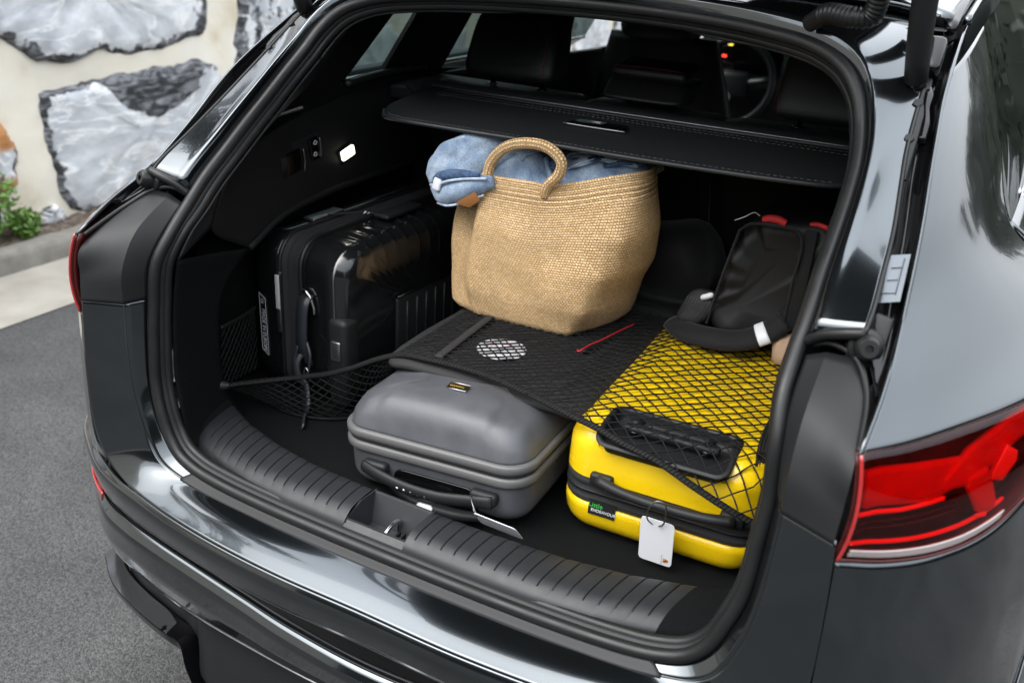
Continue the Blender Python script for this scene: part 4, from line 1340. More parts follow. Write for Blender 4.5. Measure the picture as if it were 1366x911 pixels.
def stitch_line(dy, par, mt=grey_stitch, x0=-.44, x1=.46, pitch=.011):
    V, F = [], []
    dep = sheet.data
    co = np.array([v.co[:] for v in dep.vertices]).reshape(20, 80, 3)
    for x in np.arange(x0, x1, pitch):
        i = int(np.argmin(abs(co[0, :, 0] - x)))
        col = co[:, i]
        y = np.interp(x, co[0, :, 0], co[0, :, 1]) + dy if dy < .15 else np.interp(x, co[-1, :, 0], co[-1, :, 1]) - (.29 - dy)
        z = np.interp(y, col[:, 1], col[:, 2]) + .0006
        k = len(V)
        for dx in (0, pitch * .55):
            for ddy in (-.0007, .0007):
                for dz in (0, .0006):
                    V.append((x + dx, y + ddy + dx * .05, z + dz))
        F += [(k + a, k + b, k + c, k + d) for a, b, c, d in ((1, 3, 7, 5), (0, 1, 5, 4), (2, 6, 7, 3), (0, 2, 3, 1), (4, 5, 7, 6))]
    return tag(mesh_obj("stitching", V, F, mt, par, smooth=False), kind="stuff")


stitch_line(.010, cv)
stitch_line(.235, cv)
stitch_line(.262, cv)
# grip recess
rb = [(-.075, .585, 1.3015), (-.06, .635, 1.3035), (.045, .637, 1.3035), (.06, .588, 1.3015)]
gh = plate("grip_plate", rb, .005, black_gloss, cv, direction=(0, -.1, 1), bev=.002, smooth=True)
tube("grip_edge", [(-.073, .582, 1.306), (-.01, .581, 1.306), (.058, .584, 1.306)], .0026, steel, gh, n=10, seg=6)
# end blocks that carry the cassette
for s in (-1, 1):
    rbox("cassette_mount", (.075, .14, .03), trim_plastic, cv, (s * .555, .80, 1.288), bev=.006, rot=(R(3), 0, 0))
    plate("guide_arm", [(s * .505, .70, 1.292), (s * .545, .73, 1.300), (s * .545, .76, 1.302), (s * .505, .74, 1.296)], .006, trim_plastic, cv, direction=(0, 0, 1))

# ---- left boot wall fittings: control panel with buttons and the lit lamp
cp = plate("control_panel", [(-.5585, .20, 1.135), (-.5625, .22, 1.205), (-.5685, .34, 1.228), (-.5725, .44, 1.236), (-.5695, .44, 1.176), (-.5655, .33, 1.152)], .003, black_plastic, car, direction=(1, 0, 0), bev=.0012, smooth=True)
rbox("hook_pocket", (.006, .045, .045), black_gloss, cp, (-.562, .352, 1.190), bev=.002, rot=(R(12), 0, 0))
tube("pocket_edge", [(-.556, .378, 1.168), (-.557, .382, 1.188), (-.559, .380, 1.214)], .0014, steel, cp, n=8, seg=5)
for k in range(4):
    tube("panel_line", [(-.5565, .315 + k * .004, 1.165), (-.5585, .313 + k * .004, 1.205)], .0006, trim_plastic, cp, n=3, seg=4)
sbx = rbox("seat_switch", (.006, .026, .046), black_gloss, cp, (-.563, .418, 1.207), bev=.002, rot=(R(10), 0, 0))
for dz in (-.012, .012):
    tube("switch_icon", [(-.559, .413, 1.206 + dz), (-.559, .418, 1.212 + dz), (-.559, .423, 1.208 + dz), (-.559, .419, 1.204 + dz)], .0011, icon_white, sbx, n=12, seg=5, closed=True)
tube("switch_edge", [(-.558, .434, 1.185), (-.559, .436, 1.205), (-.560, .434, 1.228)], .0014, steel, cp, n=8, seg=5)
tube("panel_icon", [(-.556, .238, 1.164), (-.557, .2385, 1.178), (-.557, .244, 1.174), (-.556, .250, 1.162), (-.556, .246, 1.158)], .0010, icon_white, cp, n=16, seg=5, closed=True)
lp = rbox("boot_lamp", (.012, .052, .034), black_gloss, car, (-.566, .525, 1.176), bev=.004, rot=(R(14), 0, 0))
rbox("lamp_lens", (.008, .042, .022), lamp_glow, lp, (-.5575, .525, 1.180), bev=.003, rot=(R(14), 0, 0))
# coat-hook on the boot wall behind
tube("bag_hook", [(-.556, .77, 1.21), (-.545, .775, 1.215), (-.54, .80, 1.212)], .003, steel, car, n=10, seg=6)
# paper label stuck in the right drain channel
lb = plate("paper_label", [(.6035, .088, 1.249), (.630, .092, 1.256), (.626, .155, 1.300), (.6035, .150, 1.295)], .0016, label_white, car, direction=(0, -.75, .66))
for a0, a1 in (((.608, .100, 1.259), (.623, .102, 1.262)), ((.608, .117, 1.271), (.620, .119, 1.274)), ((.608, .133, 1.283), (.620, .135, 1.286)), ((.6225, .100, 1.2605), (.6205, .148, 1.295))):
    tube("printed_line", [(a0[0], a0[1] - .0016, a0[2] + .0016), (a1[0], a1[1] - .0016, a1[2] + .0016)], .0007, print_grey, lb, n=2, seg=4)

# ================================================================== luggage
yellow_shell = mat("yellow_shell", (0.80, 0.53, 0.005), rough=0.28, coat=0.4, coat_rough=0.14, bump=0.10, bump_scale=500, rough_var=0.08, var_scale=12, var=0.05)
grey_shell = mat("grey_shell", (0.074, 0.077, 0.085), rough=0.36, spec=0.5, bump=0.28, bump_scale=850, rough_var=0.09, var_scale=22, var=0.12)
grey_rim = mat("grey_rim", (0.098, 0.097, 0.096), rough=0.42)
black_shell = mat("black_shell", (0.006, 0.0065, 0.007), rough=0.17, coat=0.6, coat_rough=0.07, bump=0.03, bump_scale=120)
strap_leather = mat("strap_leather", (0.020, 0.023, 0.027), rough=0.38, spec=0.5)
zip_tape = mat("zip_tape", (0.018, 0.018, 0.019), rough=0.75, bump=0.5, bump_scale=900)
net_mat = mat("net_cord", (0.0045, 0.0045, 0.0048), rough=0.7, spec=0.3)
garment_black = mat("garment_fabric", (0.022, 0.022, 0.0225), rough=0.7, spec=0.3, bump=0.4, bump_scale=500)
soft_black = mat("soft_black_fabric", (0.006, 0.006, 0.0065), rough=0.75, spec=0.25, bump=0.4, bump_scale=500, sheen=0.1)
nylon = mat("black_nylon", (0.0062, 0.0062, 0.0066), rough=0.55, spec=0.3, bump=0.25, bump_scale=700)
red_cord = mat("red_cord", (0.50, 0.015, 0.02), rough=0.6)
bright_metal = mat("bright_metal", (0.60, 0.60, 0.61), rough=0.4, metal=0.3)
tag_white = mat("tag_white", (0.66, 0.67, 0.70), rough=0.35)
beige_cloth = mat("beige_cloth", (0.40, 0.27, 0.18), rough=0.85, bump=0.3, bump_scale=300)
brass_mat = mat("brass_plate", (0.12, 0.085, 0.03), rough=0.25, metal=0.9)
silver_dull = mat("silver_dull", (0.55, 0.55, 0.56), rough=0.35, metal=1.0)
green_print = mat("green_print", (0.05, 0.45, 0.06), rough=0.6)
print_black = mat("print_black", (0.03, 0.03, 0.03), rough=0.6)
crest_red = mat("crest_red", (0.35, 0.04, 0.03), rough=0.5)
crest_gold = mat("crest_gold", (0.55, 0.33, 0.08), rough=0.5)
lining_white = mat("lining_white", (0.72, 0.69, 0.64), rough=0.8)
leather_tan = mat("tan_leather", (0.36, 0.15, 0.045), rough=0.5)


def rrect(hx, hy, r, n):
    """rounded rectangle outline, n points, ccw from +x side"""
    r = min(r, hx - 1e-4, hy - 1e-4)
    pts = []
    for cx, cy, a0 in ((hx - r, hy - r, 0), (-hx + r, hy - r, 90), (-hx + r, -hy + r, 180), (hx - r, -hy + r, 270)):
        for k in range(9):
            a = R(a0 + 90 * k / 8)
            pts.append((cx + r * math.cos(a), cy + r * math.sin(a), 0))
    P = np.array(pts)
    P = np.vstack([P, P[:1]])
    seg = np.linalg.norm(np.diff(P, axis=0), axis=1)
    cum = np.concatenate([[0], np.cumsum(seg)])
    t = np.linspace(0, cum[-1], n, endpoint=False)
    return np.stack([np.interp(t, cum, P[:, k]) for k in range(2)], 1)


def stack(name, hx, hy, r, levels, mt, parent, n=140, remap=None, deform=None, cap0=True, cap1=True, auto=None):
    """pile of rounded-rectangle outlines [(height, inset)]; remap turns local (a,b,h) into xyz"""
    V = []
    for h, ins in levels:
        o = rrect(hx - ins, hy - ins, max(r - ins * .6, .004), n)
        for a, b in o:
            V.append([a, b, h])
    F = grid_faces(len(levels), n, closed_u=True)
    m_ = len(levels)
    if cap0:
        F.append(tuple(range(n - 1, -1, -1)))
    if cap1:
        F.append(tuple((m_ - 1) * n + i for i in range(n)))
    V = np.array(V)
    if deform:
        V = deform(V)
    if remap:
        V = np.array([remap(*v) for v in V])
    o = mesh_obj(name, V, F, mt, parent)
    if auto:
        o.data.set_sharp_from_angle(angle=R(auto))
    return o


def smooth(x, a, b):
    t = np.clip((x - a) / (b - a), 0, 1)
    return t * t * (3 - 2 * t)


def arc_levels(z0, z1, ins0, ins1, k, out=True):
    """quarter round from (z0,ins0) to (z1,ins1)"""
    L = []
    for i in range(k + 1):
        a = math.pi / 2 * i / k
        if out:
            L.append((z0 + (z1 - z0) * math.sin(a), ins0 + (ins1 - ins0) * (1 - math.cos(a))))
        else:
            L.append((z0 + (z1 - z0) * (1 - math.cos(a)), ins0 + (ins1 - ins0) * math.sin(a)))
    return L


# ------------------------------------------------------------------ yellow suitcase
ys_ = empty("suitcase", (.329, .428, ZF + .003))
ys_.rotation_euler = (0, 0, R(2.2))
tag(ys_, "bright yellow hard shell suitcase lying flat under the black cargo net", "suitcase", "suitcases in the boot")
hx, hy = .173, .268
low = arc_levels(.045, 0, 0, .045, 6)[::-1]
stack("lower_shell", hx, hy, .055, low + [(.052, -.001), (.064, -.001), (.066, .004)], yellow_shell, ys_, n=160)


def y_top(V):
    # moulded lengthwise flutes across the lid
    z = V[:, 2]
    w = smooth(z, .205, .212)
    fl_ = .0022 * np.cos(V[:, 0] / .173 * 5 * math.pi) * (np.abs(V[:, 0]) < .13) * smooth(V[:, 1], -.15, -.12)
    V[:, 2] = z + w * fl_
    return V


up_l = [(.114, .004), (.116, -.001), (.124, -.001), (.165, 0)] + arc_levels(.165, .212, 0, .047, 7) + [(.2125, .07), (.2125, .09), (.2125, .11), (.2125, .13), (.2125, .15), (.2125, .165)]
stack("upper_shell", hx, hy, .055, up_l, yellow_shell, ys_, n=220, deform=y_top)
zb = stack("zip_band", hx, hy, .052, [(.062, .006), (.066, .003), (.072, .0), (.078, .0), (.082, .004), (.087, .001), (.093, .001), (.098, .004), (.102, .0), (.109, .0), (.114, .003), (.118, .006)], zip_tape, ys_, n=140)
stack("zip_teeth", hx + .0015, hy + .0015, .053, [(.0885, .002), (.0885, 0), (.0925, 0), (.0925, .002)], black_plastic, zb, n=140)
# telescopic handle housing let into the lid near the front
bend = lambda a, b, h: (a - .002, b - .230, .2125 + h - .020 * max(0, (.010 - b) / .068) ** 2.0)
cut_o = stack("cutter", .108, .053, .02, [(-.026, 0), (.03, 0)], None, ys_, n=60, remap=bend)
bpy.context.view_layer.update()
up_sh = [o for o in ys_.children if o.name.startswith("upper_shell")][0]
bmod = up_sh.modifiers.new("recess", 'BOOLEAN')
bmod.operation = 'DIFFERENCE'
bmod.solver = 'EXACT'
bmod.object = cut_o
bpy.context.view_layer.update()
nm_ = bpy.data.meshes.new_from_object(up_sh.evaluated_get(bpy.context.evaluated_depsgraph_get()))
up_sh.modifiers.clear()
up_sh.data = nm_
nm_.set_sharp_from_angle(angle=R(50))
bpy.data.objects.remove(cut_o)
hs = stack("handle_housing", .113, .058, .022, [(.0, .0005), (.0015, .001), (.0024, .004), (.002, .008), (-.002, .0095), (-.012, .011), (-.023, .014), (-.024, .03), (-.024, .05)], black_plastic, ys_, n=100, remap=bend, cap0=False)
rbox("trolley_grip", (.165, .020, .014), black_plastic, hs, (-.002, -.218, .2015), bev=.006)
rbox("trolley_bar", (.012, .05, .010), black_gloss, hs, (-.063, -.206, .197), bev=.003)
rbox("trolley_bar", (.012, .05, .010), black_gloss, hs, (.059, -.206, .197), bev=.003)
# carry handle on the front end
for sx in (-.095, .125):
    rbox("handle_mount", (.04, .016, .022), black_plastic, ys_, (sx, -.272, .121), bev=.005)
tube("carry_handle", [(-.10, -.279, .122), (-.06, -.289, .120), (.015, -.294, .119), (.09, -.289, .120), (.13, -.279, .122)], [.010, .0085, .0085, .0085, .010], black_plastic, ys_, n=24, seg=12)
lbp = plate("maker_label", [(-.114, -.2695, .048), (-.066, -.2695, .048), (-.066, -.2695, .078), (-.114, -.2695, .078)], .0012, soft_black, ys_, direction=(0, -1, 0))
text_obj("lettering", "Little", .0125, green_print, frame_mtx((-.101, -.2712, .0675), (1, 0, 0), (0, 0, 1)), lbp)
text_obj("lettering", "ENDEAVOUR", .0082, tag_white, frame_mtx((-.0865, -.2712, .0575), (1, 0, 0), (0, 0, 1)), lbp, squash=.92)

# white tag on a ring, hanging from the yellow case's handle
tg1 = empty("luggage_tag", (.354, .124, .70))
tag(tg1, "white luggage tag hanging upright from the yellow suitcase handle", "luggage tag", "white luggage tags")


def card(parent, hw, hh, mtx, mt):
    o = rrect(hw, hh, .006, 48)
    V = []
    for d in (-.0006, .0006):
        for a, b in o:
            V.append(mtx @ Vector((a, b, d)))
    F = grid_faces(2, 48, closed_u=True) + [tuple(range(47, -1, -1)), tuple(48 + i for i in range(48))]
    return mesh_obj("card", V, F, mt, parent, smooth=False)


def crest(parent, mtx, s=1.0):
    pts = [(-.0042, .0045), (.0042, .0045), (.0042, 0), (.003, -.0035), (0, -.0055), (-.003, -.0035), (-.0042, 0)]
    sh = plate("crest", [mtx @ Vector((a * s, b * s, .0008)) for a, b in pts], .0004, crest_gold, parent)
    plate("crest_field", [mtx @ Vector((a * s, b * s, .0013)) for a, b in [(-.0036, .0012), (0, .0012), (0, .004), (-.0036, .004)]], .0002, crest_red, sh)
    plate("crest_field", [mtx @ Vector((a * s, b * s, .0013)) for a, b in [(0.0002, -.0045), (.0026, -.003), (.0036, -.0004), (.0002, -.0004)]], .0002, crest_red, sh)
    plate("crest_field", [mtx @ Vector((a * s, b * s, .0013)) for a, b in [(-.0014, -.001), (.0014, -.001), (.0014, .002), (-.0014, .002)]], .0002, print_black, sh)


mt1 = frame_mtx((0.0035, 0.0045, .0595), (1, .0, .02), (-.03, -.10, 1))
cd1 = card(tg1, .0285, .044, mt1, tag_white)
crest(cd1, mt1 @ Matrix.Translation((.0185, -.033, 0)) @ Matrix.Rotation(R(90), 4, 'Z'))
for k in range(8):
    rbox("print_mark", (.0013, .0018 if k % 3 else .0013, .0003), print_grey, cd1, mt1 @ Vector((.0115, -.041 + k * .0026, .0008)), bev=0)
tube("ring", [(-.006, -.0015, .094), (-.0115, -.012, .108), (-.012, -.014, .124), (.0, -.013, .146), (.012, -.010, .144), (.0165, -.009, .122), (.013, -.006, .102), (.006, -.0015, .094)], .0013, steel, tg1, n=50, seg=8)

# ------------------------------------------------------------------ grey suitcase
gs = empty("suitcase", (-.049, .340, ZF + .010))
gs.scale = (1, 1, 1.02)
gs.rotation_euler = (0, R(-3.2), R(1.5))
tag(gs, "graphite grey hard shell suitcase with domed lid and black carry handle", "suitcase", "suitcases in the boot")
gx, gy = .184, .268


def g_dome(V):
    z = V[:, 2]
    w = smooth(z, .130, .165)
    # raised middle field bounded by two creases, sloping shoulders
    V[:, 2] = z + w * (.006 * (1 - smooth(np.abs(V[:, 0]), .098, .116)) - .005) - w * .012 * (V[:, 0] / .194) ** 2
    pinch = smooth(z, .10, .20)
    V[:, 1] *= 1 - .02 * pinch
    return V


stack("lower_shell", gx, gy, .048, arc_levels(.035, 0, .002, .035, 6)[::-1] + [(.07, .001), (.078, 0), (.080, -.004), (.092, -.005), (.094, .0)], grey_shell, gs, n=200)
stack("lower_rim", gx, gy, .050, [(.078, .002), (.0785, -.004), (.082, -.0065), (.092, -.0065), (.0955, -.004), (.096, .003)], grey_rim, gs, n=160)
stack("rim_gap", gx, gy, .047, [(.094, .002), (.094, -.0005), (.105, -.0005), (.105, .002)], zip_tape, gs, n=160)
stack("upper_rim", gx, gy, .050, [(.103, .003), (.1035, -.004), (.107, -.0065), (.116, -.0065), (.1195, -.004), (.120, .002)], grey_rim, gs, n=160)
gl_ = [(.119, .001), (.124, .002), (.132, .004), (.142, .006), (.152, .008), (.161, .011), (.169, .016), (.177, .023), (.183, .034), (.187, .050), (.189, .075), (.190, .10), (.190, .13), (.190, .15), (.190, .17), (.190, .178)]
stack("upper_shell", gx, gy, .050, gl_, grey_shell, gs, n=260, deform=g_dome)
np_ = rbox("name_plate", (.040, .018, .002), brass_mat, gs, (.010, -.176, .1935), rot=(R(11), 0, R(0)), bev=.0006, seg=1)
for dy_ in (-.0088, .0088):
    rbox("plate_edge", (.041, .0012, .003), chrome, np_, (.010, -.176 + dy_, .1942 + dy_ * .18), rot=(R(11), 0, 0), bev=.0004, seg=1)
for i, xx in enumerate(np.linspace(-.004, .022, 8)):
    rbox("plate_letter", (.0015, .004, .0006), silver_dull if i == 7 else crest_gold, np_, (xx, -.177, .1955), rot=(R(11), 0, 0), bev=.0002, seg=1)
# front end: recess, carry handle with finger studs, trolley grip with oval badge
rc_ = stack("trolley_recess", .085, .03, .02, [(0, 0), (.003, .001), (.003, .004)], black_gloss, gs, n=60, remap=lambda a, b, h: (a + .012, -.2665 - h, b + .030))
tube("trolley_grip", [(-.085, -.268, .034), (-.05, -.283, .026), (.0, -.292, .019), (.06, -.288, .014), (.11, -.272, .012)], [.007, .010, .012, .011, .008], black_plastic, gs, n=30, seg=12)
stack("oval_badge", .0165, .0072, .0071, [(-.002, 0), (0, 0), (.0012, .001), (.0018, .003)], bright_metal, gs, n=40, remap=lambda a, b, h: (a + .012, -.3035 - .85 * h + .52 * b, .0215 + .52 * h + .85 * b))
for sx in (-.105, .115):
    rbox("handle_mount", (.052, .020, .024), black_plastic, gs, (sx, -.276, .056), bev=.008, seg=4)
hd = tube("carry_handle", [(-.125, -.285, .058), (-.085, -.297, .056), (-.03, -.304, .051), (.04, -.304, .050), (.09, -.297, .054), (.135, -.285, .056)], 1.0, black_plastic, gs, n=40,
          prof=[(.009 * math.cos(a) * .75, .0115 * math.sin(a)) for a in np.linspace(0, 2 * math.pi, 12, endpoint=False)])
for i in range(5):
    lathe("finger_stud", [(0, .0015), (.0028, .001), (.0034, 0)], silver_dull, hd, loc=(-.038 + .014 * i, -.3105, .049 - .0004 * i), axis=(0, -1, -.1), seg=10)

# white tag lying on the sill, tied to the grey case's handle
tg2 = empty("luggage_tag", (.118, .026, .755))
tag(tg2, "white luggage tag lying tilted on the ribbed sill beside the grey suitcase", "luggage tag", "white luggage tags")
mt2 = frame_mtx((.0, .006, .0), (1, 0, -.03), (.06, .63, -.77))
cd2 = card(tg2, .040, .028, mt2, tag_white)
crest(cd2, mt2 @ Matrix.Translation((.024, .016, 0)) @ Matrix.Rotation(R(180), 4, "Z"), .9)
for k in range(11):
    rbox("print_mark", (.0019 if k % 3 else .0013, .0013, .0003), print_grey, cd2, mt2 @ Vector((.0 + k * .0027, .004, .0008)), bev=0)
tube("ring", [(-.032, -.010, .016), (-.044, -.004, .030), (-.058, .012, .034), (-.062, .022, .024), (-.050, .012, .006), (-.034, -.006, .014)], .0013, steel, tg2, n=36, seg=8)

# ------------------------------------------------------------------ black suitcase standing on its long side
bs = empty("suitcase", (-.487, .60, ZF + .003))
bs.rotation_euler = (0, 0, R(-2.0))
tag(bs, "glossy black ribbed hard shell suitcase standing upright against the boot's side wall", "suitcase", "suitcases in the boot")
bl, bh = .325, .176        # half length, half height
rm_r = lambda a, b, h: (h, a, b + bh)


def ribs(V):
    a, b, h = V[:, 0], V[:, 1], V[:, 2]
    w = smooth(h, .028, .05) * (1 - smooth(h, .118, .127) * 0)
    ph = a / .040 * 2 * math.pi
    g = (np.maximum(0, np.cos(ph)) ** 6) * .0045 * w * (np.abs(a) < bl - .05)
    up = np.clip((b + .02) / .05, 0, 1)
    V[:, 1] = b + np.sign(b) * g * (np.abs(b) > bh - .035) * (1 - smooth(h, .10, .125))
    V[:, 2] = h + .3 * g * smooth(h, .09, .125) * up
    return V


rl = [(.010, .004), (.012, -.001), (.03, 0), (.05, 0), (.07, 0), (.09, .001)] + arc_levels(.09, .128, .001, .042, 7) + [(.1285, .06), (.129, .08), (.129, .10), (.129, .13), (.129, .16)]
rs_ = stack("right_shell", bl, bh, .06, rl, black_shell, bs, n=420, remap=rm_r, deform=ribs)
ll = [(-.045, .004), (-.047, -.001), (-.08, 0), (-.108, .002), (-.116, .006), (-.1205, .014), (-.1225, .03), (-.1225, .08), (-.1225, .13), (-.1225, .16)]
stack("left_shell", bl, bh, .06, ll, black_shell, bs, n=200, remap=rm_r)
zt_ = stack("zip_band", bl, bh, .058, [(-.05, .008), (-.046, .002), (-.040, .001), (-.036, .005), (-.028, .004), (-.020, .003), (-.010, .005), (-.004, .001), (.004, .001), (.010, .003), (.013, .008)], zip_tape, bs, n=160, remap=rm_r)
stack("piping", bl + .004, bh + .004, .064, [(-.050, .004), (-.050, .0), (-.046, -.001), (-.042, 0), (-.042, .004)], rubber, bs, n=160, remap=rm_r)
stack("piping", bl + .004, bh + .004, .064, [(.006, .004), (.006, .0), (.010, -.001), (.014, 0), (.014, .004)], rubber, bs, n=160, remap=rm_r)
# recessed lower field of the right shell
lf = rbox("front_pocket", (.020, .44, .20), black_plastic, bs, (.124, .055, .112), bev=.008)
for k in range(12):
    tube("pocket_rib", [(.1335, -.13 + k * .036, .03), (.1345, -.13 + k * .036, .195)], .003, black_plastic, lf, n=4, seg=6)
tube("pocket_edge", [(.1345, -.165, .214), (.1345, .05, .214), (.1345, .275, .214)], .0035, black_gloss, lf, n=8, seg=6)
# corner block with a metal plate
rbox("corner_block", (.05, .05, .20), black_plastic, bs, (.104, -.308, .110), bev=.014, seg=4)
rbox("metal_plate", (.024, .004, .042), silver_dull, bs, (.105, -.335, .143), bev=.003)
# zip pullers, end handle strap, luggage strap with buckle, printed origin label
zp = rbox("zip_puller", (.010, .0045, .075), bright_metal, bs, (-.047, -.3345, .235), bev=.0015)
rbox("puller_tail", (.010, .004, .052), silver_dull, zp, (-.045, -.3345, .172), bev=.001)
lathe("puller_eye", [(.0, .003), (.005, .003), (.006, 0), (.006, -.004)], steel, zp, loc=(-.045, -.331, .274), axis=(0, -1, 0), seg=14)
eh = tube("end_handle", [(.030, -.326, .245), (.030, -.341, .235), (.028, -.348, .19), (.026, -.346, .13), (.028, -.333, .09)], 1.0, strap_leather, bs, n=24, up=(0, -1, 0.1),
          prof=[(-.014, -.0025), (.014, -.0025), (.014, .0025), (-.014, .0025)])
tube("handle_clip", [(.018, -.331, .255), (.032, -.333, .252), (.046, -.331, .225), (.047, -.330, .205)], .0035, chrome, eh, n=16, seg=8)
stp = tube("address_strap", [(.020, -.336, .125), (.012, -.352, .10), (.018, -.356, .07), (.034, -.352, .05), (.044, -.360, .03), (.054, -.372, .010), (.070, -.400, .003), (.092, -.428, .001)], 1.0, strap_leather, bs, n=30, up=(0, -1, .2),
           prof=[(-.010, -.002), (.010, -.002), (.010, .002), (-.010, .002)])
tube("strap_loop", [(.038, -.346, .15), (.052, -.353, .125), (.050, -.356, .095), (.036, -.354, .07), (.016, -.354, .07), (.008, -.352, .1), (.014, -.346, .135)], .0035, strap_leather, stp, n=30, seg=8)
tube("buckle", [(.045, -.360, .098), (.052, -.361, .092), (.048, -.361, .076), (.04, -.360, .080)], .0014, silver_dull, stp, n=20, seg=6, closed=True)
ol = [(-.1120, -.3225, .215), (-.0920, -.3258, .205), (-.0900, -.3260, .075), (-.1100, -.3235, .085)]
tube("label_outline", np.array([ol[0] + (np.array(ol[1]) - ol[0]) * t for t in np.linspace(0, 1, 6)] + [ol[1] + (np.array(ol[2]) - ol[1]) * t for t in np.linspace(.05, 1, 16)] + [ol[2] + (np.array(ol[3]) - ol[2]) * t for t in np.linspace(.1, 1, 6)] + [ol[3] + (np.array(ol[0]) - ol[3]) * t for t in np.linspace(.05, .95, 16)]), .0007, icon_white, bs, seg=4, closed=True, smooth_path=False)
text_obj("lettering", "MADE IN EUROPE", .0145, icon_white, frame_mtx((-.0985, -.3268, .132), (0.0, 0, -1), (1, -.08, 0)), bs, squash=.86)
text_obj("lettering", "CE", .010, icon_white, frame_mtx((-.1015, -.3262, .199), (0.0, 0, -1), (1, -.08, 0)), bs)
# top carry handle, lock plate
rbox("lock_plate", (.030, .10, .006), silver_dull, bs, (-.068, -.16, .357), bev=.002)
rbox("top_handle", (.040, .13, .010), black_plastic, bs, (.046, -.045, .362), bev=.004)
tube("handle_cord", [(-.05, -.17, .362), (-.02, -.14, .364), (.0, -.105, .363), (.02, -.10, .363)], .002, zip_tape, bs, n=20, seg=6)
tube("zip_ring", [(.006, -.118, .362), (.010, -.112, .368), (.012, -.102, .366), (.008, -.106, .361)], .0015, chrome, bs, n=16, seg=6, closed=True)

# ------------------------------------------------------------------ flat black garment bag on top of the grey case
gb = empty("garment_bag", (-.026, .53, .900))
tag(gb, "flat black fabric bag with a white round badge lying under the net", "bag")


def gb_shape(V):
    V[:, 2] += .003 * np.sin(V[:, 0] * 23 + V[:, 1] * 9) * np.sin(V[:, 1] * 17) - .006 * smooth(np.abs(V[:, 0]), .15, .2) - .010 * (1 - smooth(V[:, 1], -.34, -.27))
    return V


stack("fabric_body", .205, .335, .03, [(.0, .006), (.003, .001), (.008, 0), (.013, .002), (.016, .008), (.017, .02), (.0175, .05), (.0175, .08), (.0175, .11), (.0175, .14), (.0175, .17), (.0175, .195)], garment_black, gb, n=200, deform=gb_shape)
bd = lathe("badge", [(.0, .0008), (.047, .0008), (.0475, 0)], tag_white, gb, loc=(-.021, -.205, .0195), axis=(0, 0, 1), seg=40)
bd.scale = (1, 1, 1)
tube("badge_print", [(-.021 + .022 * math.cos(a), -.205 + .022 * math.sin(a), .0206) for a in np.linspace(.3, 5.2, 14)], .0006, red_cord, bd, n=40, seg=4)
for k in range(5):
    tube("badge_print", [(-.055 + .016 * k, -.215 + .006 * (k % 2), .0206), (-.050 + .016 * k, -.208, .0206), (-.046 + .016 * k, -.214, .0206)], .0004, print_black, bd, n=10, seg=4)
zs_ = tube("zip_strap", [(.112, -.132, .024), (.125, -.07, .023), (.135, -.02, .023), (.150, .05, .023)], 1.0, nylon, gb, n=20, prof=[(-.008, -.0015), (.008, -.0015), (.008, .0015), (-.008, .0015)])
tube("red_piping", [(.112, -.134, .0262), (.117, -.10, .0262), (.124, -.07, .0252), (.134, -.02, .0252), (.150, .05, .0252)], .0014, red_cord, zs_, n=24, seg=6)
tube("red_loop", [(.106, -.134, .025), (.109, -.140, .026), (.114, -.138, .026)], .0016, red_cord, zs_, n=10, seg=6)

# ------------------------------------------------------------------ soft black bag behind the straw bag
sb_ = empty("soft_bag", (.115, .80, ZF))
tag(sb_, "plain black padded soft bag slumped behind the straw bag", "bag")


def slump(V):
    a, b, h = V[:, 0], V[:, 1], V[:, 2]
    V[:, 0] = a + .012 * np.sin(h * 26) + .008 * np.sin(b * 30 + h * 20)
    V[:, 1] = b + .014 * np.sin(h * 31 + a * 12)
    V[:, 2] = h + .012 * np.sin(a * 22) * smooth(h, .2, .4)
    return V


stack("fabric_body", .105, .095, .06, [(0, .03), (.02, .008), (.06, 0), (.10, .002), (.15, 0), (.18, -.004), (.22, -.006), (.25, .006), (.27, .002), (.31, .006), (.35, .018), (.375, .035), (.385, .055), (.388, .08)], soft_black, sb_, n=100, deform=slump)
tube("fold_seam", [(-.09, -.10, .245), (0, -.115, .250), (.085, -.095, .248), (.115, -.02, .25)], .006, soft_black, sb_, n=24, seg=8)

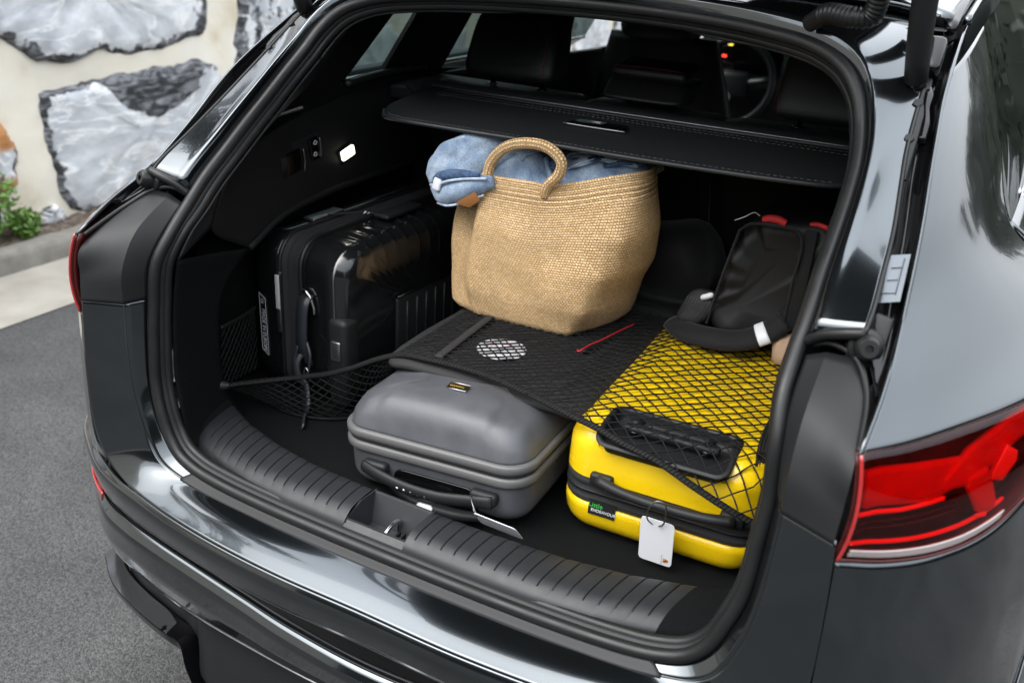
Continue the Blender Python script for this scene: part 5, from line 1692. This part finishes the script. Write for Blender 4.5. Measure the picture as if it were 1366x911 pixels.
# ================================================================== straw bag
def straw_material(name, rope=False):
    mt = bpy.data.materials.new(name)
    mt.use_nodes = True
    n, l, b = nodes_of(mt)
    b.inputs["Roughness"].default_value = 0.62
    b.inputs["Specular IOR Level"].default_value = 0.35
    tc = n.new("ShaderNodeTexCoord")
    uv = n.new("ShaderNodeUVMap")
    # slight irregularity of the rows
    nz = n.new("ShaderNodeTexNoise")
    nz.inputs["Scale"].default_value = 2.3
    nz.inputs["Detail"].default_value = 4
    l.new(uv.outputs[0], nz.inputs["Vector"])
    sc = n.new("ShaderNodeVectorMath")
    sc.operation = 'SCALE'
    sc.inputs["Scale"].default_value = 0.30
    l.new(nz.outputs["Color"], sc.inputs[0])
    ad = n.new("ShaderNodeVectorMath")
    l.new(uv.outputs[0], ad.inputs[0])
    l.new(sc.outputs[0], ad.inputs[1])
    br = n.new("ShaderNodeTexBrick")
    br.inputs["Scale"].default_value = 1.0
    br.inputs["Brick Width"].default_value = 0.64 if not rope else 0.5
    br.inputs["Row Height"].default_value = 0.43 if not rope else 0.45
    br.inputs["Mortar Size"].default_value = 0.075
    br.inputs["Mortar Smooth"].default_value = 1.0
    br.inputs["Bias"].default_value = 0.1
    br.inputs["Color1"].default_value = (0.84, 0.595, 0.335, 1)
    br.inputs["Color2"].default_value = (0.68, 0.445, 0.215, 1)
    br.inputs["Mortar"].default_value = (0.31, 0.165, 0.058, 1)
    l.new(ad.outputs[0], br.inputs["Vector"])
    n2 = n.new("ShaderNodeTexNoise")
    n2.inputs["Scale"].default_value = 9.0
    n2.inputs["Detail"].default_value = 6
    l.new(tc.outputs["Object"], n2.inputs["Vector"])
    mr = n.new("ShaderNodeMapRange")
    mr.inputs["From Min"].default_value = 0.3
    mr.inputs["From Max"].default_value = 0.7
    mr.inputs["To Min"].default_value = 0.86
    mr.inputs["To Max"].default_value = 1.12
    l.new(n2.outputs["Fac"], mr.inputs[0])
    mx = n.new("ShaderNodeVectorMath")
    mx.operation = 'SCALE'
    l.new(br.outputs["Color"], mx.inputs[0])
    l.new(mr.outputs[0], mx.inputs["Scale"])
    l.new(mx.outputs[0], b.inputs["Base Color"])
    iv = n.new("ShaderNodeMath")
    iv.operation = 'SUBTRACT'
    iv.inputs[0].default_value = 1.0
    l.new(br.outputs["Fac"], iv.inputs[1])
    bp = n.new("ShaderNodeBump")
    bp.inputs["Strength"].default_value = 0.9
    bp.inputs["Distance"].default_value = 0.003
    l.new(iv.outputs[0], bp.inputs["Height"])
    l.new(bp.outputs[0], b.inputs["Normal"])
    return mt


straw = straw_material("woven_straw")
straw_rope = straw_material("straw_rope", True)
bag = empty("straw_bag", (0, 0, .918))
tag(bag, "tan woven straw tote bag with round handle standing on the netted luggage", "tote bag")
outl = [  # (z, outline ccw seen from above): pinched left gusset, flat front, right edge that leans outwards going up
    (.000, [(-.235, .474), (-.207, .462), (-.183, .452), (-.172, .446), (-.15, .4455), (-.06, .447), (.012, .452), (.028, .456), (.036, .470), (.07, .56), (.075, .65), (.02, .725), (-.10, .735), (-.22, .705), (-.252, .58)]),
    (.010, [(-.246, .470), (-.214, .460), (-.188, .4485), (-.178, .440), (-.162, .4385), (-.06, .439), (.020, .445), (.036, .449), (.044, .464), (.085, .555), (.09, .65), (.035, .735), (-.10, .745), (-.23, .715), (-.264, .58)]),
    (.060, [(-.254, .475), (-.219, .4705), (-.193, .4405), (-.183, .432), (-.167, .4305), (-.06, .428), (.050, .438), (.066, .443), (.074, .460), (0.102, .55), (0.105, .65), (.055, .745), (-.10, .75), (-.24, .72), (-.272, .59)]),
    (.130, [(-.257, .485), (-.218, .476), (-.190, .4365), (-.180, .428), (-.164, .4265), (-.05, .424), (.090, .444), (0.096, .450), (0.104, .468), (0.128, .55), (0.125, .655), (.07, .74), (-.10, .74), (-.24, .71), (-.274, .60)]),
    (.190, [(-.254, .497), (-.213, .490), (-.188, .4385), (-.178, .430), (-.162, .4285), (-.045, .430), (0.100, .462), (0.116, .470), (0.123, .488), (0.133, .55), (0.125, .645), (.07, .715), (-.10, .715), (-.235, .69), (-.268, .60)]),
    (.240, [(-.248, .510), (-.209, .506), (-.188, .4535), (-.178, .445), (-.162, .4435), (-.045, .452), (0.105, .483), (0.122, .494), (0.130, .512), (0.133, .56), (0.120, .63), (.06, .685), (-.10, .685), (-.225, .665), (-.258, .60)]),
    (.288, [(-.240, .525), (-.206, .520), (-.188, .4715), (-.178, .463), (-.162, .4615), (-.045, .475), (0.105, .503), (0.123, .516), (0.132, .535), (0.130, .57), (0.115, .615), (.06, .655), (-.10, .655), (-.215, .64), (-.248, .59)]),
]
NU, NV = 240, 110
O = np.array([cr([(a, b, 0) for a, b in o], NU, closed=True)[:, :2] for _, o in outl])
Z = np.array([z for z, _ in outl])
tz = np.linspace(0, Z[-1], NV)
Vb, UVb = [], []
per = np.concatenate([[0], np.cumsum(np.linalg.norm(np.diff(np.vstack([O[3], O[3][:1]]), axis=0), axis=1))])
grid = np.stack([np.stack([np.interp(tz, Z, O[:, i, k]) for k in range(2)], 1) for i in range(NU)], 1)    # NV,NU,2
# smooth the piecewise-linear heights a little
for _ in range(3):
    grid[1:-1] = (grid[:-2] + 2 * grid[1:-1] + grid[2:]) / 4
cen = grid.mean(axis=1, keepdims=True)
for j in range(NV):
    for i in range(NU):
        p = grid[j, i]
        d = p - cen[j, 0]
        d = d / np.linalg.norm(d)
        t = tz[j] / Z[-1]
        rise = .045 * smooth(p[0], -.06, .15) * smooth(t, .3, 1.0) - .004 * (1 - smooth(abs(p[0] + .045), 0, .03)) * smooth(t, .9, 1) * (p[1] < .56)
        rib = .0022 * math.cos(tz[j] / .0078 * 2 * math.pi) * smooth(tz[j], .232, .238)
        dent = -.010 * math.exp(-(((p[0] - .0) / .06) ** 2 + ((tz[j] - .15) / .06) ** 2)) * (p[1] < .5) + .006 * math.sin(p[0] * 31 + tz[j] * 19) * smooth(tz[j], .02, .1) * (1 - smooth(tz[j], .18, .26))
        Vb.append((p[0] + d[0] * (rib + dent), p[1] + d[1] * (rib + dent), tz[j] + rise))
        UVb.append((per[i] * 100, tz[j] * 100))
Fb = grid_faces(NV, NU, closed_u=True)
Fb.append(tuple(range(NU - 1, -1, -1)))
bo = mesh_obj("woven_body", Vb, Fb, straw, bag, uv=UVb)
md = bo.modifiers.new("thickness", 'SOLIDIFY')
md.thickness = .006
md.offset = -1
bo.data.materials.append(lining_white)
md.material_offset = 1
md.material_offset_rim = 0


def rope_uv(o, k, s, ru=.03):
    lay = o.data.uv_layers.new(name="UVMap")
    for lp in o.data.loops:
        i = lp.vertex_index
        lay.data[lp.index].uv = ((i // s) * ru * 10, (i % s) / s * 4)


hb_ = tube("handle", [(-.172, .463, .270), (-.170, .462, .292), (-.163, .461, .318), (-.135, .460, .349), (-.087, .459, .366), (-.040, .459, .363), (-.014, .460, .342), (-.018, .461, .318), (-.040, .462, .292), (-.047, .466, .268)], [.0100, .0108, .0108, .0108, .0108, .0108, .0108, .0104, .0098, .008], straw_rope, bag, n=90, seg=14)
rope_uv(hb_, 90, 14)
hb2 = tube("handle", [(-.10, .645, .28), (-.105, .64, .30), (-.075, .630, .318), (-.02, .625, .327), (.04, .625, .330), (.075, .63, .315), (.06, .648, .285)], .0115, straw_rope, bag, n=60, seg=12)
rope_uv(hb2, 60, 12)

# ================================================================== denim jacket stuffed into the bag
def denim_material():
    mt = bpy.data.materials.new("denim")
    mt.use_nodes = True
    n, l, b = nodes_of(mt)
    b.inputs["Roughness"].default_value = 0.85
    b.inputs["Sheen Weight"].default_value = 0.15
    tc = n.new("ShaderNodeTexCoord")
    n1 = n.new("ShaderNodeTexNoise")
    n1.inputs["Scale"].default_value = 26
    n1.inputs["Detail"].default_value = 7
    l.new(tc.outputs["Object"], n1.inputs["Vector"])
    r1 = n.new("ShaderNodeValToRGB")
    e = r1.color_ramp.elements
    e[0].position, e[0].color = 0.25, (0.10, 0.155, 0.25, 1)
    e[1].position, e[1].color = 0.72, (0.40, 0.475, 0.565, 1)
    k = e.new(0.48)
    k.color = (0.235, 0.315, 0.425, 1)
    l.new(n1.outputs["Fac"], r1.inputs[0])
    n2 = n.new("ShaderNodeTexNoise")
    n2.inputs["Scale"].default_value = 300
    n2.inputs["Detail"].default_value = 3
    mp = n.new("ShaderNodeMapping")
    mp.inputs["Rotation"].default_value = (0.3, 0.6, 0.7)
    mp.inputs["Scale"].default_value = (1, 0.22, 1)
    l.new(tc.outputs["Object"], mp.inputs[0])
    l.new(mp.outputs[0], n2.inputs["Vector"])
    mr = n.new("ShaderNodeMapRange")
    mr.inputs["To Min"].default_value = 0.45
    mr.inputs["To Max"].default_value = 1.5
    l.new(n2.outputs["Fac"], mr.inputs[0])
    mx = n.new("ShaderNodeVectorMath")
    mx.operation = 'SCALE'
    l.new(r1.outputs[0], mx.inputs[0])
    l.new(mr.outputs[0], mx.inputs["Scale"])
    l.new(mx.outputs[0], b.inputs["Base Color"])
    bp = n.new("ShaderNodeBump")
    bp.inputs["Strength"].default_value = 0.4
    bp.inputs["Distance"].default_value = 0.001
    l.new(n2.outputs["Fac"], bp.inputs["Height"])
    l.new(bp.outputs[0], b.inputs["Normal"])
    return mt


denim = denim_material()
denim_edge = mat("denim_edge", (0.42, 0.50, 0.60), rough=0.85, var=0.3, var_scale=120)
denim_dark = mat("denim_dark", (0.055, 0.095, 0.18), rough=0.9, var=0.5, var_scale=150)
jk = empty("denim_jacket", (0, 0, 1.16))
tag(jk, "light blue denim jacket stuffed into the straw bag, its sleeve hanging out", "jacket")


def fold_z(x, y):
    z = .060 + .030 * smooth(y, .485, .54) - .030 * smooth(y, .62, .68)
    z += .034 * smooth(x, -.02, .13) + .012 * smooth(-x, .04, .16)
    q = x * .85 + y * .5
    r = x * .55 - y * .85
    z += .020 * (abs(math.sin(q * 34 + 1.2 * math.sin(r * 17))) ** .6 - .6)
    z += .010 * math.sin(r * 41 + 2.0 * math.sin(q * 13)) + .005 * math.sin(q * 90 + r * 40)
    z -= .030 * math.exp(-((x + .06) / .035) ** 2 - ((y - .50) / .03) ** 2)
    return z


Vj = []
nx_, ny_ = 90, 60
for tt in np.linspace(0, 1, ny_):
    for xx in np.linspace(-.200, .122, nx_):
        y0 = float(np.interp(xx, [-.20, -.17, -.045, .10, .135], [.525, .482, .488, .513, .54]))
        yy = y0 + (.655 - y0) * tt
        e = min(xx + .200, .122 - xx) / .02
        Vj.append((xx, yy, min(.100 - .02 * max(0, 1 - tt * 3) ** 2, fold_z(xx, yy)) - .03 * max(0, 1 - e) ** 2 - .05 * max(0, 1 - tt * 9) ** 2))
jb = mesh_obj("body_fabric", Vj, grid_faces(ny_, nx_), denim, jk)
md = jb.modifiers.new("thickness", 'SOLIDIFY')
md.thickness = .003
# sleeve: flattened, curled lobe that hangs out over the left rim, the shade of its open end added as a dark tube
path = cr([(-.115, .555, .082), (-.160, .510, .086), (-.205, .480, .076), (-.250, .466, .052), (-.285, .462, .026), (-.298, .461, .012)], 34)
wid = np.interp(np.linspace(0, 1, 34), [0, .3, .55, .75, .9, .97, 1], [.020, .036, .044, .045, .036, .020, .006])
thk = np.interp(np.linspace(0, 1, 34), [0, .3, .6, .9, .97, 1], [.009, .011, .012, .010, .007, .003])
Vs = []
ns = 48
Tn = np.gradient(path, axis=0)
Tn /= np.linalg.norm(Tn, axis=1)[:, None]
for i in range(34):
    side = np.cross(Tn[i], [0, 1, 0])
    side /= np.linalg.norm(side)
    if side[2] < 0:
        side = -side
    nn = np.cross(side, Tn[i])
    for k in range(ns):
        a = 2 * math.pi * k / ns
        w = wid[i] * (1 + .07 * math.sin(3 * a + i * .35) + .025 * math.sin(7 * a + i * 1.1))
        t_ = thk[i] * (1 + .34 * math.sin(5 * a + i * .5) * math.sin(i * .33) + .12 * math.sin(9 * a - i * .8))
        Vs.append(path[i] + side * w * math.cos(a) + nn * t_ * math.sin(a))
Fs = grid_faces(34, ns, closed_u=True)
sl = mesh_obj("sleeve", Vs, Fs, denim, jk)
md = sl.modifiers.new("thickness", 'SOLIDIFY')
md.thickness = .003
cf = tube("turned_cuff", [(-.150, .452, .040), (-.190, .444, .028), (-.232, .440, .010), (-.262, .446, -.004), (-.290, .456, .006)], [.012, .021, .024, .020, .008], denim, sl, n=34, seg=20)
tube("cuff_hem", [(-.155, .432, .050), (-.195, .424, .044), (-.235, .420, .034), (-.268, .428, .018), (-.290, .444, .012)], .0028, denim_edge, cf, n=34, seg=8)
tube("cuff_hem", [(-.165, .440, .014), (-.205, .428, -.006), (-.240, .428, -.018), (-.268, .438, -.020)], .0024, denim_edge, cf, n=30, seg=8)
tube("sleeve_shade", [(-.283, .447, .026), (-.262, .434, .037), (-.235, .428, .045), (-.205, .431, .050), (-.175, .440, .052)], [.004, .009, .011, .009, .004], denim_dark, sl, n=30, seg=12)  # solid dark tube stands in for the shade inside the sleeve
tube("sleeve_seam", [Vs[i * ns + 3] + np.array([0, -.001, .001]) for i in range(6, 33, 3)], .0016, denim_edge, sl, n=40, seg=6)
rbox("white_tab", (.019, .008, .024), tag_white, sl, (-.262, .424, .022), bev=.003, rot=(R(-10), R(8), R(-12)))
plate("leather_patch", [(-.215, .419, -.006), (-.176, .426, .022), (-.168, .434, .004), (-.19, .430, -.014)], .003, leather_tan, sl, direction=(0, -1, .2), bev=.001, smooth=True)
# collar, placket and belt loop strips lying on the folds
def strip(name, pts, hw, mt, parent, th=.003):
    return tube(name, pts, 1.0, mt, parent, n=30, prof=[(-hw, -th / 2), (hw, -th / 2), (hw, th / 2), (-hw, th / 2)], up=(0, -.55, .83))


def onf(x, y, up=.004):
    return (x, y, min(fold_z(x, y) + up, .104))


s1_ = strip("waistband", [onf(.035, .535, .008), onf(.06, .530, .010), onf(.085, .53, .010), onf(.112, .532, .006)], .011, denim, jk)
tube("stitch_line", [onf(.04, .522, .016), onf(.075, .518, .017), onf(.11, .522, .012)], .0011, denim_edge, s1_, n=20, seg=5)
strip("belt_loop", [onf(.022, .508, .004), onf(.032, .522, .012), onf(.038, .542, .015)], .007, denim_dark, s1_)
s2_ = strip("placket", [onf(-.10, .545, .012), onf(-.06, .552, .012), onf(-.01, .558, .012), onf(.03, .525, .006)], .008, denim, jk)
tube("stitch_line", [onf(-.10, .535, .018), onf(-.06, .542, .018), onf(-.01, .549, .018), onf(.028, .517, .010)], .0012, denim_edge, s2_, n=30, seg=5)
strip("belt_loop", [onf(-.062, .515, .012), onf(-.052, .535, .016), onf(-.046, .56, .016)], .009, denim_dark, s2_)
s3_ = strip("collar", [onf(-.125, .50, .004), onf(-.105, .515, .014), onf(-.095, .54, .018)], .013, denim, jk)
tube("stitch_line", [onf(-.108, .49, .010), onf(-.092, .508, .019), onf(-.083, .535, .022)], .0014, denim_edge, s3_, n=20, seg=5)
tube("fold_edge", [onf(-.08, .53, .006), onf(-.055, .505, .008), onf(-.035, .488, .006)], .005, denim_edge if False else denim, jk, n=20, seg=8)

s4_ = strip("pocket_flap", [onf(-.02, .515, .006), onf(.005, .508, .008), onf(.025, .520, .006)], .012, denim, jk)
tube("stitch_line", [onf(-.02, .502, .010), onf(.005, .496, .012), onf(.03, .510, .010)], .0011, denim_edge, s4_, n=20, seg=5)
tube("stitch_line", [onf(-.165, .535, .006), onf(-.13, .55, .008), onf(-.09, .575, .008)], .0013, denim_edge, jk, n=20, seg=5)
tube("fold_edge", [onf(.05, .520, .004), onf(.085, .515, .004), onf(.118, .535, .002)], .004, denim_dark, jk, n=20, seg=8)
for i_ in (10, 18, 24):
    tube("sleeve_crease", [Vs[(i_ + k) * ns + 30 + 2 * k] + np.array([0, -.001, 0]) for k in range(0, 8, 2)], .0015, denim_edge, sl, n=14, seg=5)

# ================================================================== backpack on the yellow case
bk = empty("backpack", (.36, .665, .918))
tag(bk, "black nylon backpack with red pull loops resting on the yellow suitcase", "backpack")
front_o = [(.297, 1.135), (.312, 1.168), (.345, 1.183), (.40, 1.187), (.455, 1.186), (.475, 1.12), (.475, .985), (.44, .945), (.36, .935), (.285, .945), (.262, .968), (.268, 1.005), (.285, 1.08)]
F0 = cr([(a - .36, 0, b - .918) for a, b in front_o], 90, closed=True)
c0 = F0.mean(0)
Vk = []
lev = [(-.055, .55), (-.062, .75), (-.063, .86), (-.058, .93), (-.045, .975), (-.02, 1.0), (.03, 1.0), (.07, .98), (.09, .93), (.10, .8), (.10, .5)]
for dy, scl in lev:
    for q in F0:
        p = c0 + (q - c0) * scl
        wob = .007 * math.sin(q[0] * 47 + dy * 40 + 2 * q[2]) * math.sin(q[2] * 38 + dy * 30) + .003 * math.sin(q[2] * 120 + q[0] * 60)
        Vk.append((p[0] + wob, dy + p[2] * .12 - .012 + wob, p[2]))
Fk = grid_faces(len(lev), 90, closed_u=True) + [tuple(range(89, -1, -1)), tuple((len(lev) - 1) * 90 + i for i in range(90))]
kb = mesh_obj("fabric_body", Vk, Fk, nylon, bk)
tube("panel_seam", [(-.06, -.060, .235), (-.045, -.060, .25), (.0, -.060, .256), (.05, -.060, .252), (.055, -.068, .15), (.055, -.074, .06)], .0028, soft_black, kb, n=50, seg=6)
tube("panel_seam", [(-.06, -.060, .235), (-.072, -.066, .17), (-.085, -.072, .09), (-.092, -.072, .04)], .0028, soft_black, kb, n=30, seg=6)
rbox("side_strap", (.022, .006, .22), soft_black, kb, (.07, -.062, .15), rot=(R(-7), 0, R(4)), bev=.002)
# padded shoulder strap lying on the net, with a white tag sewn round it
ss_ = tube("shoulder_strap", [(-.165, -.05, .018), (-.135, -.085, .020), (-.08, -.105, .026), (-.02, -.105, .034), (.03, -.090, .058), (.055, -.078, .085)], 1.0, soft_black, bk, n=40, up=(0, -.6, .8),
           prof=[(.024 * math.cos(a), .011 * math.sin(a)) for a in np.linspace(0, 2 * math.pi, 14, endpoint=False)])
tube("white_tab", [(.014, -.097, .050), (.022, -.095, .055), (.030, -.092, .060)], 1.0, tag_white, ss_, n=6, up=(0, -.6, .8), prof=[(.025 * math.cos(a), .0122 * math.sin(a)) for a in np.linspace(0, 2 * math.pi, 14, endpoint=False)])
tube("pull_loop", [(-.024, -.035, .257), (-.012, -.037, .262), (.004, -.038, .263), (.018, -.037, .258)], .008, red_cord, bk, n=30, seg=8)
tube("pull_loop", [(.062, -.03, .262), (.072, -.032, .266), (.09, -.034, .264), (.100, -.03, .260)], .005, red_cord, bk, n=20, seg=8)
tube("thin_cord", [(-.075, -.05, .250), (-.055, -.052, .262), (-.04, -.05, .272), (-.03, -.045, .266)], .0010, icon_white, bk, n=20, seg=5)
mp_ = stack("mesh_pocket", .030, .036, .02, [(-.006, 0), (.004, .002), (.012, .008), (.016, .018), (.017, .028)], zip_tape, bk, n=40, remap=lambda a, b, h: (a - .122 + b * .35, -.055 - h * .8 + b * .3, b + .062))
for k in range(9):
    tube("mesh_thread", [(-.152 + k * .0065, -.0705, .044), (-.138 + k * .0065, -.070, .088)], .0005, print_grey, mp_, n=3, seg=4)
    tube("mesh_thread", [(-.150 + k * .004, -.0705, .046 + k * .0045), (-.098 + k * .003, -.070, .050 + k * .0042)], .0005, print_grey, mp_, n=3, seg=4)
rbox("white_bottle_cap", (.028, .012, .012), tag_white, mp_, (-.102, -.062, .092), rot=(0, R(-30), 0), bev=.006)

# beige cloth tucked beside the backpack
bc = empty("beige_cloth", (.440, .590, .918))
tag(bc, "small beige cloth bundle tucked beside the backpack on the yellow suitcase", "cloth")


def crumple(V):
    V[:, 2] += .006 * np.sin(V[:, 0] * 90 + V[:, 1] * 60) * smooth(V[:, 2], .01, .04)
    V[:, 0] += .005 * np.sin(V[:, 2] * 90)
    return V


stack("fabric_body", .040, .032, .022, [(0, .012), (.006, .003), (.02, 0), (.03, .002), (.042, .006), (.055, .012), (.062, .018), (.065, .026)], beige_cloth, bc, n=60, deform=crumple)

# ================================================================== cargo net
net = empty("cargo_net", (0, 0, 0))
tag(net, "black elastic cargo net stretched over the yellow and grey suitcases", "cargo net")


def net_z(x, y):
    """resting height of the net over the lying luggage"""
    za = .9215 - .010 * smooth(-x, .16, .225) - .02 * smooth(-x, .20, .24)
    za -= .004 * (1 - smooth(y, .2, .26))
    zb_ = .9195
    yf = .163 + .038 * (x - .348)
    d = yf + .047 - y
    if d > 0:
        dd = min(d, .047)
        zb_ = .9195 - .047 + math.sqrt(max(0, .049 ** 2 - dd ** 2)) - .001
        if d > .047:
            zb_ -= (d - .047) * 1.2
    t = smooth(x, .160, .185)
    return za * (1 - t) + zb_ * t


border = [(-.552, .10, .790), (-.505, .165, .787), (-.455, .205, .792), (-.385, .215, .815), (-.32, .215, .847), (-.25, .213, .888), (-.2, .212, .910), (-.155, .207, .919), (-.03, .206, .924), (.07, .188, .924), (.165, .163, .922), (.23, .152, .917), (.275, .142, .911), (.34, .135, .902), (.405, .130, .880), (.47, .130, .858), (.53, .145, .835)]
Bd = cr(border, 200)


def border_z(x):
    return float(np.interp(x, Bd[:, 0], Bd[:, 2]))


def border_y(x):
    return float(np.interp(x, Bd[:, 0], Bd[:, 1]))


# braided border: two twisted strands over a flat band
tube("border_band", border, 1.0, net_mat, net, n=200, up=(0, -.6, .8), prof=[(.0058 * math.cos(a), .0028 * math.sin(a)) for a in np.linspace(0, 2 * math.pi, 10, endpoint=False)])
for ph in (0, math.pi):
    Bf = cr(border, 900)
    T_ = np.gradient(Bf, axis=0)
    T_ /= np.linalg.norm(T_, axis=1)[:, None]
    W_ = np.cross(T_, [0, -.6, .8])
    U_ = np.cross(W_, T_)
    a_ = np.arange(900) * .62 + ph
    tube("border_strand", Bf + W_ * (.0052 * np.cos(a_))[:, None] + U_ * (.0032 * np.sin(a_))[:, None], .0013, net_mat, net, smooth_path=False, seg=5)

_x = np.linspace(-.24, .54, 400)
_sp = np.interp(_x, [-.24, .12, .22, .54], [.0215, .0225, .0320, .0330])
_U = np.concatenate([[0], np.cumsum(np.diff(_x) / _sp[:-1])])


def Ux(x):
    return np.interp(x, _x, _U)


CV, CF = [], []


def add_cord(P, r=.0016):
    P = np.asarray(P)
    if len(P) < 2:
        return
    T = np.gradient(P, axis=0)
    T /= np.linalg.norm(T, axis=1)[:, None] + 1e-9
    base = len(CV)
    for p, t in zip(P, T):
        u = np.array([0, 0, 1.0]) - t * t[2]
        u /= np.linalg.norm(u) + 1e-9
        b = np.cross(t, u)
        for a, c in ((1, 0), (0, 1), (-1, 0), (0, -1)):
            CV.append(p + r * (a * b + c * u))
    for f in grid_faces(len(P), 4, closed_u=True):
        CF.append(tuple(base + i for i in f))


ASP = .86     # y cell length as a share of x cell length
for fam in (1, -1):
    for c in np.arange(-60, 90, 1.0):
        run = []
        for x in np.arange(-.235, .535, .0055):
            u = Ux(x)
            spx = float(np.interp(x, _x, _sp))
            # u + fam*v = c  -> v
            v = fam * (c - u)
            y = .16 + v * float(np.interp(x, [-.24, .12, .22, .54], [.0185, .0195, .0280, .0285]))
            ok = border_y(x) - .001 < y < (.66 if x < .2 else .655)
            if ok:
                wob = .0014 * math.sin(x * 160 + c) + .0022 * math.sin(x * 37 + c * 1.7) + .0018 * math.sin(c * 12.9)
                yb_ = border_y(x)
                zz = net_z(x, y)
                if y < yb_ + .065:       # taut between the border and the luggage
                    zz = max(zz, border_z(x) + (net_z(x, yb_ + .065) - border_z(x)) * max(0, y - yb_) / .065)
                run.append((x, y + wob, zz + .0016))
            elif run:
                add_cord(run)
                run = []
        add_cord(run)


def patch(top, bot, nu, nv, sag=0.0, r=.0013):
    """diamond net between two edges"""
    A, B = cr(top, 60), cr(bot, 60)

    def ev(u, v):
        i = np.clip(u, 0, 1) * 59
        i0 = min(int(i), 58)
        f_ = i - i0
        a = A[i0] * (1 - f_) + A[i0 + 1] * f_
        b = B[i0] * (1 - f_) + B[i0 + 1] * f_
        p = a * (1 - v) + b * v
        p = p + np.array([0, -sag, 0]) * math.sin(math.pi * v) * math.sin(math.pi * u)
        return p
    for fam in (1, -1):
        for c in np.arange(-nv - 1, nu + nv + 1, 1.0):
            run = []
            for k in range(0, 41):
                v = k / 40
                u = (c + fam * v * nv) / nu
                if 0 <= u <= 1:
                    run.append(ev(u, v))
                elif run:
                    add_cord(run, r)
                    run = []
            add_cord(run, r)


patch(border[:8], [(-.60, .205, .715), (-.53, .208, .707), (-.47, .203, .705), (-.40, .222, .705), (-.345, .262, .707), (-.30, .275, .73), (-.27, .255, .80), (-.215, .222, .895)], 17, 6, sag=.012)
patch([(-.557, .115, .907), (-.572, .17, .900), (-.590, .225, .893), (-.612, .268, .885)], [(-.552, .10, .790), (-.57, .15, .775), (-.59, .20, .76), (-.612, .268, .745)], 8, 6)
tag(mesh_obj("net_mesh", CV, CF, net_mat, net), kind="stuff")
tube("edge_cord", [(-.557, .115, .909), (-.572, .17, .902), (-.590, .225, .895), (-.612, .268, .887)], .0035, net_mat, net, n=20, seg=8)
tube("lower_cord", [(-.60, .205, .716), (-.53, .208, .708), (-.47, .203, .706), (-.40, .222, .706), (-.345, .262, .708), (-.30, .275, .73)], .003, net_mat, net, n=30, seg=8)
lathe("net_hook", [(.0, -.006), (.012, -.006), (.013, .0), (.009, .012), (.006, .02), (.0, .02)], black_plastic, net, loc=(-.556, .098, .790), axis=(.8, .5, 0), seg=14)
tube("net_tape", [(-.121, .216, .9255), (-.126, .30, .9265), (-.131, .38, .9265), (-.137, .47, .9265)], 1.0, zip_tape, net, n=24, prof=[(-.008, -.001), (.008, -.001), (.008, .001), (-.008, .001)])
# gathered end of the net at the right side
for k in range(6):
    tube("gathered_cord", [(.478 + k * .004, .20, .905 - k * .004), (.470 + k * .005, .26, .925), (.468 + k * .005, .33, .928), (.476 + k * .005, .40, .924)], .0035, net_mat, net, n=20, seg=6)
